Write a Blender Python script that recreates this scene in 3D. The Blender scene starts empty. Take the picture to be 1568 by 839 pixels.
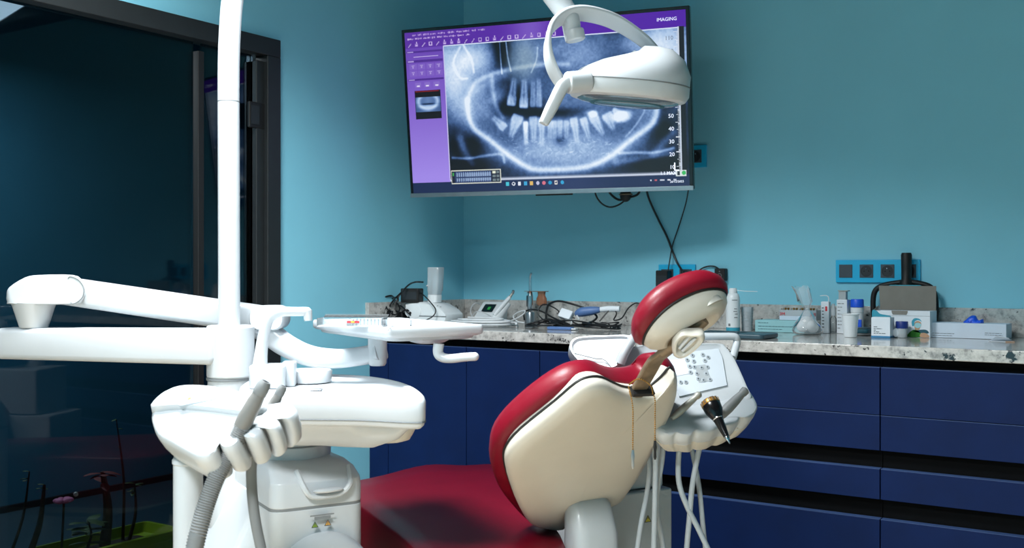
import bpy, math, random
import numpy as np
from mathutils import Vector as V, Matrix
random.seed(7)
scene = bpy.context.scene
COL = scene.collection

# ------------------------------------------------------------------ camera
IMG_W, IMG_H, FPX, HOR = 1568., 839., 1605., 417.
YAW = math.radians(33.5)
CAM = V((2.7276, -3.7350, 1.12))
FW = V((-math.sin(YAW), math.cos(YAW), 0)); RT = V((math.cos(YAW), math.sin(YAW), 0)); UP = V((0, 0, 1))
cd = bpy.data.cameras.new('camera'); cam = bpy.data.objects.new('camera', cd); COL.objects.link(cam)
cam.location = CAM; cam.rotation_euler = (math.pi/2, 0, YAW)
cd.sensor_width = 36; cd.lens = FPX/IMG_W*36; cd.shift_y = (HOR-IMG_H/2)/IMG_W
cd.clip_start = .05
cd.dof.use_dof = True; cd.dof.focus_distance = 2.9; cd.dof.aperture_fstop = 6.3
scene.camera = cam
# ------------------------------------------------------------------ world, exposure
w = bpy.data.worlds.new('world'); scene.world = w; w.use_nodes = True
w.node_tree.nodes['Background'].inputs[0].default_value = (.02, .025, .03, 1)
w.node_tree.nodes['Background'].inputs[1].default_value = .2
scene.view_settings.view_transform = 'Standard'; scene.view_settings.look = 'None'
scene.view_settings.gamma = 1; scene.view_settings.use_curve_mapping = False
scene.view_settings.exposure = 0.12
PANELS = [  # x, y, size x, size y, watts, beam spread, narrowed to darken the wall tops
    (1.0, -2.3, .60, .60, 70, 130),
    (1.9, -4.1, .60, .60, 98, 148),
]
CEIL = 2.62

# ------------------------------------------------------------------ pixel-ray helpers (real depth for every point)
def P(px, py, Z): return CAM + FW*Z + RT*((px-784)/FPX*Z) + UP*((HOR-py)/FPX*Z)
def ray(px, py): return FW + RT*((px-784)/FPX) + UP*((HOR-py)/FPX)
def onx(px, py, x): d = ray(px, py); return CAM + d*((x-CAM.x)/d.x)
def ony(px, py, y): d = ray(px, py); return CAM + d*((y-CAM.y)/d.y)
def onz(px, py, z): d = ray(px, py); return CAM + d*((z-CAM.z)/d.z)
def onpl(px, py, p0, n): d = ray(px, py); return CAM + d*((p0-CAM).dot(n)/d.dot(n))
def cv(r, f, u=0.): return RT*r + FW*f + UP*u

# ------------------------------------------------------------------ materials
def lin(c):
    c /= 255.
    return c/12.92 if c <= .04045 else ((c+.055)/1.055)**2.4
def rgb(r, g, b): return (lin(r), lin(g), lin(b), 1)
MATS = {}
def mat(name, col, rough=.5, metal=0., var=.06, scale=30., bump=0., coat=0., emit=None, es=1., trans=0., alpha=1., spec=None, sss=0.):
    m = bpy.data.materials.new(name); m.use_nodes = True; nt = m.node_tree; b = nt.nodes['Principled BSDF']
    tc = nt.nodes.new('ShaderNodeTexCoord'); nz = nt.nodes.new('ShaderNodeTexNoise'); nz.inputs['Scale'].default_value = scale
    nz.inputs['Detail'].default_value = 4
    nt.links.new(tc.outputs['Object'], nz.inputs['Vector'])
    cr = nt.nodes.new('ShaderNodeValToRGB')
    cr.color_ramp.elements[0].position = .3; cr.color_ramp.elements[1].position = .7
    cr.color_ramp.elements[0].color = tuple(c*(1-var) for c in col[:3])+(1,)
    cr.color_ramp.elements[1].color = tuple(min(1, c*(1+var)) for c in col[:3])+(1,)
    nt.links.new(nz.outputs['Fac'], cr.inputs['Fac']); nt.links.new(cr.outputs['Color'], b.inputs['Base Color'])
    b.inputs['Roughness'].default_value = rough; b.inputs['Metallic'].default_value = metal
    if coat: b.inputs['Coat Weight'].default_value = coat; b.inputs['Coat Roughness'].default_value = .08
    if trans: b.inputs['Transmission Weight'].default_value = trans
    if spec is not None: b.inputs['Specular IOR Level'].default_value = spec
    b.inputs['Alpha'].default_value = alpha
    if sss: b.inputs['Subsurface Weight'].default_value = sss; b.inputs['Subsurface Radius'].default_value = (.01, .01, .01)
    if emit: b.inputs['Emission Color'].default_value = emit; b.inputs['Emission Strength'].default_value = es
    if bump:
        bp = nt.nodes.new('ShaderNodeBump'); bp.inputs['Strength'].default_value = bump; bp.inputs['Distance'].default_value = .002
        n2 = nt.nodes.new('ShaderNodeTexNoise'); n2.inputs['Scale'].default_value = scale*12
        nt.links.new(tc.outputs['Object'], n2.inputs['Vector']); nt.links.new(n2.outputs['Fac'], bp.inputs['Height'])
        nt.links.new(bp.outputs['Normal'], b.inputs['Normal'])
    MATS[name] = m; return m
def clear_mat(name, tint, refl_ior=1.45, haze=0.):
    m = bpy.data.materials.new(name); m.use_nodes = True; nt = m.node_tree; nt.nodes.clear()
    out = nt.nodes.new('ShaderNodeOutputMaterial'); mx = nt.nodes.new('ShaderNodeMixShader'); fr = nt.nodes.new('ShaderNodeFresnel')
    tr = nt.nodes.new('ShaderNodeBsdfTransparent'); gl = nt.nodes.new('ShaderNodeBsdfGlossy')
    fr.inputs['IOR'].default_value = refl_ior; tr.inputs[0].default_value = tint; gl.inputs['Roughness'].default_value = .02
    src = tr
    if haze:
        df = nt.nodes.new('ShaderNodeBsdfDiffuse'); df.inputs[0].default_value = (.8, .85, .88, 1)
        m2 = nt.nodes.new('ShaderNodeMixShader'); m2.inputs[0].default_value = haze
        nt.links.new(tr.outputs[0], m2.inputs[1]); nt.links.new(df.outputs[0], m2.inputs[2]); src = m2
    nt.links.new(fr.outputs[0], mx.inputs[0]); nt.links.new(src.outputs[0], mx.inputs[1]); nt.links.new(gl.outputs[0], mx.inputs[2])
    nt.links.new(mx.outputs[0], out.inputs[0]); MATS[name] = m; return m

mat('wall_paint', (.245, .64, .79, 1), .62, var=.03, scale=3, bump=.05)
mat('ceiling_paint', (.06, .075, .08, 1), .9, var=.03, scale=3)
mat('floor_tile', rgb(206, 186, 160), .35, var=.06, scale=6)
mat('white', rgb(192, 197, 201), .32, var=.012, scale=20, coat=.15)
mat('white_matte', rgb(228, 232, 234), .55, var=.02, scale=40)
mat('cream', rgb(198, 193, 182), .38, var=.02, scale=15, coat=.1)
mat('grey_white', rgb(172, 178, 181), .4, var=.02, scale=20)
mat('seam', rgb(120, 125, 128), .6)
mat('red_vinyl', rgb(116, 9, 30), .40, var=.07, scale=14, bump=.12, spec=.3)
mat('red_dark', rgb(112, 14, 32), .4, var=.07, scale=14, bump=.12)
mat('navy', rgb(4, 30, 76), .6, var=.10, scale=9, spec=.2)
mat('navy_edge', rgb(60, 84, 130), .5)
mat('black', rgb(13, 14, 15), .55, var=.1)
mat('black_gloss', rgb(16, 17, 20), .22, var=.1)
mat('cable_black', rgb(20, 22, 25), .45, var=.1)
mat('cable_white', rgb(214, 217, 220), .45)
mat('hose_grey', rgb(120, 123, 124), .55, var=.05)
mat('hose_pale', rgb(168, 176, 182), .45, var=.04)
mat('tip_grey', rgb(120, 119, 116), .4)
mat('bronze', rgb(126, 110, 90), .42, metal=.3, var=.25, scale=40)
mat('chrome', rgb(200, 206, 212), .18, metal=1, var=.03)
mat('steel', rgb(160, 166, 172), .3, metal=.9, var=.05)
mat('gold', rgb(170, 125, 60), .35, metal=.7, var=.25, scale=90)
mat('frame_black', rgb(30, 34, 36), .45, var=.08)
mat('socket_blue', rgb(36, 186, 234), .35, var=.02)
mat('socket_grey', rgb(62, 74, 84), .5)
mat('socket_dark', rgb(34, 40, 46), .5)
mat('pale_blue_card', rgb(158, 210, 216), .6, var=.02)
mat('bright_white', rgb(232, 236, 238), .35, var=.01)  # lighter copy of white, makes up in colour for weaker light on the worktop
mat('white_card', rgb(230, 236, 242), .6, var=.015)
mat('pale_card', rgb(214, 226, 240), .6, var=.02)
mat('grey_card', rgb(134, 130, 122), .75, var=.05)
mat('teal_card', rgb(56, 160, 184), .6)
mat('teal_dark', rgb(30, 84, 98), .6)
mat('blue_strip', rgb(60, 130, 175), .6)
mat('blue_plastic', rgb(30, 92, 225), .4)
mat('navy_plastic', rgb(30, 52, 130), .4)
mat('blue_grey_plastic', rgb(86, 118, 170), .45)
mat('slate', rgb(54, 78, 88), .4)
mat('red_print', rgb(220, 50, 60), .6)
mat('ink', rgb(70, 78, 84), .7)
mat('skin_print', rgb(190, 150, 120), .7)
mat('green_print', rgb(40, 120, 30), .7)
mat('warning_yellow', rgb(205, 190, 60), .6)
mat('warning_green', rgb(120, 150, 40), .6)
mat('warning_orange', rgb(200, 150, 70), .6)
mat('orange_shield', rgb(206, 140, 104), .2, trans=.6)
mat('lcd_dark', rgb(22, 34, 38), .2)
mat('lcd_green', rgb(40, 130, 60), .4, emit=rgb(30, 120, 50), es=.5)
mat('cotton', rgb(240, 240, 240), .95, var=.05, scale=60, bump=.6)
mat('lime', rgb(140, 160, 12), .45, var=.06)
mat('soil', rgb(40, 30, 22), .9, var=.3)
mat('leaf', rgb(54, 80, 28), .6, var=.3, scale=15)
mat('leaf_red', rgb(110, 40, 36), .6, var=.3, scale=15)
mat('stem', rgb(46, 44, 34), .7, var=.2)
mat('pink', rgb(210, 110, 150), .6)
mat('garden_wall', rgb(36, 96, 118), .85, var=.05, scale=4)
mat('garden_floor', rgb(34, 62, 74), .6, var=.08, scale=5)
mat('lens_glass', rgb(120, 140, 150), .12, metal=.4)
mat('led_panel', (1, 1, 1, 1), .5, emit=(1, 1, 1, 1), es=4.)
mat('led_far', (1, 1, 1, 1), .5, emit=(.75, .88, 1, 1), es=.9)
mat('panel_film', rgb(206, 214, 222), .3, var=.01)
mat('pearl', rgb(168, 168, 160), .4, metal=.3, var=.2)
mat('kick', rgb(9, 10, 12), .8, spec=.1)
mat('screen_text', (1, 1, 1, 1), .5, emit=(.75, .78, 1, 1), es=.9)
mat('screen_text_dark', (0, 0, 0, 1), .5, emit=(.16, .2, .32, 1), es=.6)
clear_mat('door_glass', (.58, .66, .70, 1), 1.38)
clear_mat('clear_plastic', (.93, .96, .97, 1), 1.35, .06)
clear_mat('frosted_plastic', (.85, .9, .93, 1), 1.4, .5)
clear_mat('film', (.95, .97, .98, 1), 1.22, .26)
def granite():
    m = bpy.data.materials.new('granite'); m.use_nodes = True; nt = m.node_tree; b = nt.nodes['Principled BSDF']; N = nt.nodes.new
    tc = N('ShaderNodeTexCoord')
    n1 = N('ShaderNodeTexNoise'); n1.inputs['Scale'].default_value = 28; n1.inputs['Detail'].default_value = 8; n1.inputs['Roughness'].default_value = .7
    r1 = N('ShaderNodeValToRGB'); e = r1.color_ramp.elements
    e[0].position = .34; e[0].color = rgb(128, 126, 124); e[1].position = .62; e[1].color = rgb(206, 204, 200)
    k = e.new(.47); k.color = rgb(184, 182, 178)
    n2 = N('ShaderNodeTexNoise'); n2.inputs['Scale'].default_value = 17; n2.inputs['Detail'].default_value = 5; n2.inputs['Roughness'].default_value = .62
    r2 = N('ShaderNodeValToRGB'); r2.color_ramp.elements[0].position = .335; r2.color_ramp.elements[1].position = .37
    n3 = N('ShaderNodeTexNoise'); n3.inputs['Scale'].default_value = 75; n3.inputs['Detail'].default_value = 3
    r3 = N('ShaderNodeValToRGB'); r3.color_ramp.elements[0].position = .29; r3.color_ramp.elements[1].position = .34
    m1 = N('ShaderNodeMix'); m1.data_type = 'RGBA'; m1.blend_type = 'MIX'
    m2 = N('ShaderNodeMix'); m2.data_type = 'RGBA'; m2.blend_type = 'MIX'
    L = nt.links.new
    for n in (n1, n2, n3): L(tc.outputs['Object'], n.inputs['Vector'])
    L(n1.outputs['Fac'], r1.inputs[0]); L(n2.outputs['Fac'], r2.inputs[0]); L(n3.outputs['Fac'], r3.inputs[0])
    m1.inputs[6].default_value = rgb(38, 40, 44); L(r2.outputs[0], m1.inputs[0]); L(r1.outputs[0], m1.inputs[7])
    m2.inputs[6].default_value = rgb(66, 66, 68); L(r3.outputs[0], m2.inputs[0]); L(m1.outputs[2], m2.inputs[7])
    L(m2.outputs[2], b.inputs['Base Color']); b.inputs['Roughness'].default_value = .12
    b.inputs['Coat Weight'].default_value = .3; b.inputs['Coat Roughness'].default_value = .05
    MATS['granite'] = m
granite()

# ------------------------------------------------------------------ geometry helpers
class Fr:
    def __init__(s, o, ex=V((1, 0, 0)), ey=V((0, 1, 0)), ez=V((0, 0, 1))): s.o, s.ex, s.ey, s.ez = V(o), ex, ey, ez
    def __call__(s, x, y, z=0.): return s.o + s.ex*x + s.ey*y + s.ez*z
def yawfr(o, a):
    c, n = math.cos(a), math.sin(a); return Fr(o, V((c, n, 0)), V((-n, c, 0)), V((0, 0, 1)))
def axfr(o, ez, hint=V((0, 0, 1))):
    ez = ez.normalized()
    if abs(ez.dot(hint)) > .98: hint = V((1, 0, 0))
    ex = hint.cross(ez).normalized(); return Fr(o, ex, ez.cross(ex), ez)
WF = Fr((0, 0, 0))
def rrect(wx, wy, r, n=5, cx=0., cy=0.):
    r = min(r, wx/2-1e-5, wy/2-1e-5); out = []
    for k, (sx, sy) in enumerate(((1, 1), (-1, 1), (-1, -1), (1, -1))):
        for i in range(n+1):
            a = math.pi/2*(k+i/n); out.append((cx+sx*(wx/2-r)+r*math.cos(a), cy+sy*(wy/2-r)+r*math.sin(a)))
    return out
def ell(rx, ry, n=24, cx=0., cy=0., p=2.):
    out = []
    for i in range(n):
        a = 2*math.pi*i/n; c, s = math.cos(a), math.sin(a)
        out.append((cx+rx*math.copysign(abs(c)**(2/p), c), cy+ry*math.copysign(abs(s)**(2/p), s)))
    return out
def smooth(pts, res=6, closed=False):
    pts = [V(p) for p in pts]; n = len(pts); out = []
    if n < 3: return pts
    for i in range(n if closed else n-1):
        if closed: p0, p1, p2, p3 = pts[i-1], pts[i], pts[(i+1) % n], pts[(i+2) % n]
        else: p0, p1, p2, p3 = pts[max(i-1, 0)], pts[i], pts[i+1], pts[min(i+2, n-1)]
        for k in range(res):
            t = k/res
            out.append(.5*((2*p1)+(p2-p0)*t+(2*p0-5*p1+4*p2-p3)*t*t+(3*p1-p0-3*p2+p3)*t**3))
    if not closed: out.append(pts[-1])
    return out
def sm2(pts, res=5):
    return [(p.x, p.y) for p in smooth([V((a, b, 0)) for a, b in pts], res, True)]
class MB:
    def __init__(s): s.v = []; s.f = []
    def add(s, vs, fs):
        o = len(s.v); s.v += [V(v) for v in vs]; s.f += [tuple(i+o for i in f) for f in fs]; return s
    def box(s, fr, x0, x1, y0, y1, z0, z1):
        vs = [fr(x, y, z) for z in (z0, z1) for x, y in ((x0, y0), (x1, y0), (x1, y1), (x0, y1))]
        return s.add(vs, [(3, 2, 1, 0), (4, 5, 6, 7), (0, 1, 5, 4), (1, 2, 6, 5), (2, 3, 7, 6), (3, 0, 4, 7)])
    def loft(s, rings, caps=(True, True), closed=False):
        n = len(rings[0]); vs = [p for r in rings for p in r]; fs = []; m = len(rings)
        for i in range(m if closed else m-1):
            for j in range(n):
                a, b = i*n+j, i*n+(j+1) % n; c, d = ((i+1) % m)*n+(j+1) % n, ((i+1) % m)*n+j
                fs.append((a, b, c, d))
        if not closed:
            if caps[0]: fs.append(tuple(range(n-1, -1, -1)))
            if caps[1]: fs.append(tuple((m-1)*n+j for j in range(n)))
        return s.add(vs, fs)
    def prism(s, ring, fr, z0, z1, r=0., top_in=0.):
        """extrude a 2-D ring; r rounds both rims by shrinking about the centroid"""
        cx = sum(p[0] for p in ring)/len(ring); cy = sum(p[1] for p in ring)/len(ring)
        ext = max(max(abs(p[0]-cx), abs(p[1]-cy)) for p in ring)
        def R(k, z): return [fr(cx+(p[0]-cx)*k, cy+(p[1]-cy)*k, z) for p in ring]
        if r <= 0: return s.loft([R(1, z0), R(1, z1)])
        q = r/ext; rs = []
        for a in (0, 30, 60, 90): t = math.radians(a); rs.append(R(1-q*(1-math.sin(t)), z0+r*(1-math.cos(t))))
        for a in (90, 60, 30, 0): t = math.radians(a); rs.append(R(1-q*(1-math.sin(t))-top_in, z1-r*(1-math.cos(t))))
        return s.loft(rs)
    def lathe(s, prof, fr, n=24, caps=(True, True)):
        return s.loft([[fr(r*math.cos(2*math.pi*k/n), r*math.sin(2*math.pi*k/n), z) for k in range(n)] for r, z in prof], caps)
    def tube(s, pts, r, n=8, res=6, closed=False, flat=None):
        """swept tube; flat=(wx, wy) sweeps a rounded rectangle, wx sideways, wy along up"""
        cp = smooth(pts, res, closed) if res > 1 else [V(p) for p in pts]
        m = len(cp); rings = []
        rad = (lambda t: r) if not isinstance(r, (list, tuple)) else (lambda t: r[min(int(t*(len(r)-1)), len(r)-2)]*(1-(t*(len(r)-1)-min(int(t*(len(r)-1)), len(r)-2)))+r[min(int(t*(len(r)-1)), len(r)-2)+1]*(t*(len(r)-1)-min(int(t*(len(r)-1)), len(r)-2)))
        nrm = None
        for i, p in enumerate(cp):
            if closed: t = cp[(i+1) % m]-cp[i-1]
            else: t = cp[min(i+1, m-1)]-cp[max(i-1, 0)]
            t.normalize()
            if flat or nrm is None:
                h = UP if abs(t.z) < .95 else FW
                nrm = t.cross(h).normalized()
            else: nrm = (nrm-t*nrm.dot(t)).normalized()
            b = nrm.cross(t).normalized()
            k = rad(i/max(1, m-1))
            if flat: rings.append([p+nrm*x*k+b*y*k for x, y in rrect(flat[0], flat[1], min(flat)*.3, 3)])
            else: rings.append([p+nrm*k*math.cos(2*math.pi*j/n)+b*k*math.sin(2*math.pi*j/n) for j in range(n)])
        return s.loft(rings, closed=closed)
    def ball(s, c, r, n=12, m=8, sc=(1, 1, 1), fr=None):
        fr = fr or WF; c = V(c); rings = []
        for i in range(m+1):
            a = -math.pi/2+math.pi*i/m; rr_ = max(1e-4, math.cos(a))
            rings.append([c+fr.ex*(r*sc[0]*rr_*math.cos(2*math.pi*j/n))+fr.ey*(r*sc[1]*rr_*math.sin(2*math.pi*j/n))+fr.ez*(r*sc[2]*math.sin(a)) for j in range(n)])
        return s.loft(rings)
    def build(s, name, m, parent=None, bevel=0., seg=2, sub=0, angle=40, kind=None, label=None, solid=0.):
        me = bpy.data.meshes.new(name)
        if parent is not None: o0 = world_loc(parent)
        else:
            xs = [v.x for v in s.v]; ys = [v.y for v in s.v]
            o0 = V(((min(xs)+max(xs))/2, (min(ys)+max(ys))/2, min(v.z for v in s.v)))
        me.from_pydata([tuple(v-o0) for v in s.v], [], s.f)
        import bmesh
        bm = bmesh.new(); bm.from_mesh(me); bmesh.ops.recalc_face_normals(bm, faces=bm.faces); bm.to_mesh(me); bm.free()
        me.materials.append(MATS[m]); me.polygons.foreach_set('use_smooth', [True]*len(me.polygons))
        me.set_sharp_from_angle(angle=math.radians(angle)); me.update()
        o = bpy.data.objects.new(name, me); COL.objects.link(o)
        if parent is not None: o.parent = parent
        else: o.location = o0
        if bevel:
            b = o.modifiers.new('bevel', 'BEVEL'); b.width = bevel; b.segments = seg; b.limit_method = 'ANGLE'; b.angle_limit = math.radians(30); b.harden_normals = True
        if sub:
            q = o.modifiers.new('sub', 'SUBSURF'); q.levels = sub; q.render_levels = sub
        if solid:
            q = o.modifiers.new('solid', 'SOLIDIFY'); q.thickness = solid
        if kind: o['kind'] = kind
        if label: o['label'] = label
        return o
def world_loc(o):
    l = V((0, 0, 0))
    while o is not None: l += o.location; o = o.parent
    return l
def thing(name, label, cat, loc, group=None):
    o = bpy.data.objects.new(name, None); COL.objects.link(o); o.location = V(loc); o.empty_display_size = .05
    o['label'] = label; o['category'] = cat
    if group: o['group'] = group
    return o
def tag(o, label, cat, group=None):
    o['label'] = label; o['category'] = cat
    if group: o['group'] = group
    return o
def struct(o, label=None):
    o['kind'] = 'structure'
    if label: o['label'] = label
    return o
def text(s, fr, size, m, parent, depth=.0004, name='lettering'):
    cu = bpy.data.curves.new('t', 'FONT'); cu.body = s; cu.size = size; cu.extrude = depth; cu.resolution_u = 2
    cu.align_x = 'CENTER'; cu.align_y = 'CENTER'
    o = bpy.data.objects.new('t', cu); COL.objects.link(o)
    dg = bpy.context.evaluated_depsgraph_get(); dg.update()
    me = bpy.data.meshes.new_from_object(o.evaluated_get(dg)); bpy.data.objects.remove(o)
    l0 = world_loc(parent)
    for v in me.vertices: v.co = fr(v.co.x, v.co.y, v.co.z)-l0
    me.materials.clear(); me.materials.append(MATS[m])
    q = bpy.data.objects.new(name, me); COL.objects.link(q); q.parent = parent; return q
def tri_sign(fr, s, parent, m, name='warning_sticker'):
    b = MB(); b.loft([[fr(-s/2, -s*.43, z), fr(s/2, -s*.43, z), fr(0, s*.43, z)] for z in (0, .0006)])
    o = b.build(name, m, parent)
    d = MB(); 
    for a, bq in (((-s/2, -s*.43), (s/2, -s*.43)), ((s/2, -s*.43), (0, s*.43)), ((0, s*.43), (-s/2, -s*.43))):
        d.tube([fr(a[0], a[1], .0006), fr(bq[0], bq[1], .0006)], s*.05, 4, 1)
    d.tube([fr(0, -s*.05, .0006), fr(0, s*.2, .0006)], s*.06, 4, 1); d.ball(fr(0, -s*.22, .0006), s*.06, 6, 4)
    d.build('warning_mark', 'ink', o)
    return o

# ------------------------------------------------------------------ the room
RX, FY = 4.9, -6.0        # right wall, wall behind the camera
CT, CD = .91, .65         # counter top height, counter depth
def wallbox(name, x0, x1, y0, y1, z0, z1, m):
    b = MB(); b.box(WF, x0, x1, y0, y1, z0, z1); return struct(b.build(name, m))
wallbox('floor', -.05, RX, FY, 0, -.05, 0, 'floor_tile')
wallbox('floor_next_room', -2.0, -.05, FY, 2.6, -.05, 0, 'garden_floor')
wallbox('baseboard_garden', -1.95, -1.93, FY, 2.5, 0, .03, 'black')
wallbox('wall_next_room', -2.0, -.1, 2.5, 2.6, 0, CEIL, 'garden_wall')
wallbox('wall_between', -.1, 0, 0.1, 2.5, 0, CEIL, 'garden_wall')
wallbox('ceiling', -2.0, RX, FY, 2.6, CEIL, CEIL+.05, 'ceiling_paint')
wallbox('wall_back', -.1, RX+.1, 0, .1, -.05, CEIL+.05, 'wall_paint')
wallbox('wall_right', RX, RX+.1, FY, 0, -.05, CEIL+.05, 'wall_paint')
wallbox('wall_front', -2.0, RX+.1, FY-.1, FY, -.05, CEIL+.05, 'wall_paint')
DR, DL, DT = -1.1215, -4.1, 1.932    # glazed door opening in the left wall: right edge, left edge, top
b = MB(); b.box(WF, -.1, 0, DR, 0, 0, CEIL); b.box(WF, -.1, 0, DL, DR, DT, CEIL); b.box(WF, -.1, 0, FY, DL, 0, CEIL)
struct(b.build('wall_left', 'wall_paint'))
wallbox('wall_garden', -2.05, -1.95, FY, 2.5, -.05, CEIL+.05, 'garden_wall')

# glazed door
dr = thing('door_1', 'black framed glass door beside the teal wall', 'door', (0, (DR+DL)/2, 0)); del dr['category']; dr['kind'] = 'structure'
FWD = .062
b = MB(); b.box(WF, -.05, .028, DR-FWD, DR, 0, DT-FWD); b.build('jamb', 'frame_black', dr, .003)
b = MB(); b.box(WF, -.05, .028, DL, DL+FWD, 0, DT-FWD); b.build('jamb', 'frame_black', dr, .003)
b = MB(); b.box(WF, -.05, .028, DL, DR, DT-FWD, DT); b.build('head_rail', 'frame_black', dr, .003)
b = MB(); b.box(WF, -.05, .01, DR-FWD-.035, DR-FWD, 0, DT-FWD-.02); b.build('sash_stile', 'frame_black', dr, .003)
b = MB(); b.box(WF, -.04, -.01, DR-FWD-.02, DR-FWD-.035, .0, DT-FWD); b.build('weather_strip', 'steel', dr)
MY = -1.449
b = MB(); b.box(WF, -.026, .002, MY-.012, MY+.012, 0, DT-FWD-.03); b.build('mullion', 'black', dr, .002)
b = MB(); b.box(WF, -.024, -.016, MY+.018, DR-FWD-.035, .03, DT-FWD); b.build('pane', 'door_glass', dr)
b = MB(); b.box(WF, -.024, -.016, DL+FWD, MY-.018, .03, DT-FWD); b.build('pane', 'door_glass', dr)
p = onx(397, 178, 0)
b = MB(); b.box(WF, .0, .012, p.y-.055, p.y+.03, p.z-.045, p.z+.045); hg = b.build('hinge', 'black', dr, .004)
b = MB()
for dz in (.033, -.033): b.ball((.014, p.y+.022, p.z+dz), .006, 8, 6)
b.build('hinge_screw', 'chrome', hg)
b = MB(); b.box(WF, .0125, .014, p.y-.05, p.y-.012, p.z-.032, p.z+.032); b.build('hinge_plate', 'frame_black', hg)

# ceiling lights
for i, (x, y, sx, sy, wt, spr) in enumerate(PANELS):
    t = thing('ceiling_light', ['square white light panel in the ceiling above the dental chair', 'square white light panel in the ceiling nearer the camera'][i], 'ceiling light', (x, y, CEIL-.025), 'ceiling light panels')
    b = MB(); b.box(WF, x-sx/2-.02, x+sx/2+.02, y-sy/2-.02, y+sy/2+.02, CEIL-.012, CEIL); b.build('frame', 'white_matte', t)
    b = MB(); b.box(WF, x-sx/2, x+sx/2, y-sy/2, y+sy/2, CEIL-.016, CEIL-.010); b.build('diffuser', 'led_panel', t)
    ld = bpy.data.lights.new('panel_glow', 'AREA'); ld.shape = 'RECTANGLE'; ld.size = sx; ld.size_y = sy; ld.energy = wt; ld.color = (.93, .98, 1)
    ld.spread = math.radians(spr)
    lo = bpy.data.objects.new('panel_glow', ld); COL.objects.link(lo); lo.parent = t; lo.location = (0, 0, 0)
A_, B_ = onz(47, 6, 2.12), onz(0, 35, 2.12); e1 = (B_-A_).normalized(); e2 = UP.cross(e1)
if e2.dot(RT) > 0: e2 = -e2
lf = Fr(A_, e1, e2, e1.cross(e2)); lc = A_+e1*.3+e2*.3
fl = thing('ceiling_light', 'pale hanging light panel seen through the door glass', 'ceiling light', lc)
b = MB(); b.box(Fr(A_, e1, e2, UP), -.02, .62, -.0, .62, .004, .03); b.build('frame', 'white_matte', fl)
b = MB(); b.box(Fr(A_, e1, e2, UP), 0, .6, .01, .6, 0, .006); b.build('diffuser', 'led_far', fl)
b = MB(); b.tube([lc+UP*.02, V((lc.x, lc.y, CEIL))], .004, 6, 1); b.build('rod', 'steel', fl)
ld = bpy.data.lights.new('panel_glow', 'AREA'); ld.size = .58; ld.energy = 24; ld.color = (.8, .93, 1)
lo = bpy.data.objects.new('panel_glow', ld); COL.objects.link(lo); lo.parent = fl; lo.location = (0, 0, -.01)

# ------------------------------------------------------------------ worktop and cabinets
ct = thing('worktop', 'speckled grey granite worktop with upstand along the teal walls', 'worktop', (1.6, -CD/2, CT-.035))
XR = 3.6
b = MB(); b.box(WF, .0, XR, -CD, 0, CT-.035, CT); b.build('slab', 'granite', ct, .003)
b = MB(); b.box(WF, .02, XR, -.02, 0, CT, CT+.0925); b.build('upstand', 'granite', ct, .002)
b = MB(); b.box(WF, .0, .02, -CD, 0, CT, CT+.0925); b.build('upstand', 'granite', ct, .002)
FYC = -.63
GT = .845
def cab(x0, x1, label):
    t = thing('cabinet', label, 'cabinet', ((x0+x1)/2, -.3, 0), 'navy cabinets under the worktop')
    b = MB(); b.box(WF, x0+.001, x1-.001, -.60, -.004, .1, CT-.036); b.build('carcass', 'kick', t)
    b = MB(); b.box(WF, x0, x1, -.56, -.54, 0, .1); b.build('plinth', 'kick', t)
    return t
def front(t, name, x0, x1, z0, z1):
    b = MB(); b.box(WF, x0+.0015, x1-.0015, FYC, -.602, z0, z1)
    o = b.build(name, 'navy', t, .0012)
    b = MB(); b.box(WF, x0+.0015, x1-.0015, FYC+.0005, -.603, z1, z1+.0012); b.build('edge_band', 'navy_edge', o)
    return o
xs = [0.004, .1, .472, .788]
for i, lb in enumerate(('narrow navy filler cabinet next to the teal side wall', 'navy cabinet door under the instrument tray', 'navy cabinet door left of the drawers')):
    t = cab(xs[i], xs[i+1], lb); front(t, 'door', xs[i], xs[i+1], .11, GT)
for x0, x1, lb in ((.788, 1.945, 'navy drawer cabinet behind the dental chair'), (1.945, 3.1, 'navy drawer cabinet at the right edge'),):
    t = cab(x0, x1, lb)
    for z0, z1 in ((.709, GT), (.606, .706), (.465, .552), (.13, .407)): front(t, 'drawer_front', x0, x1, z0, z1)

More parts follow.
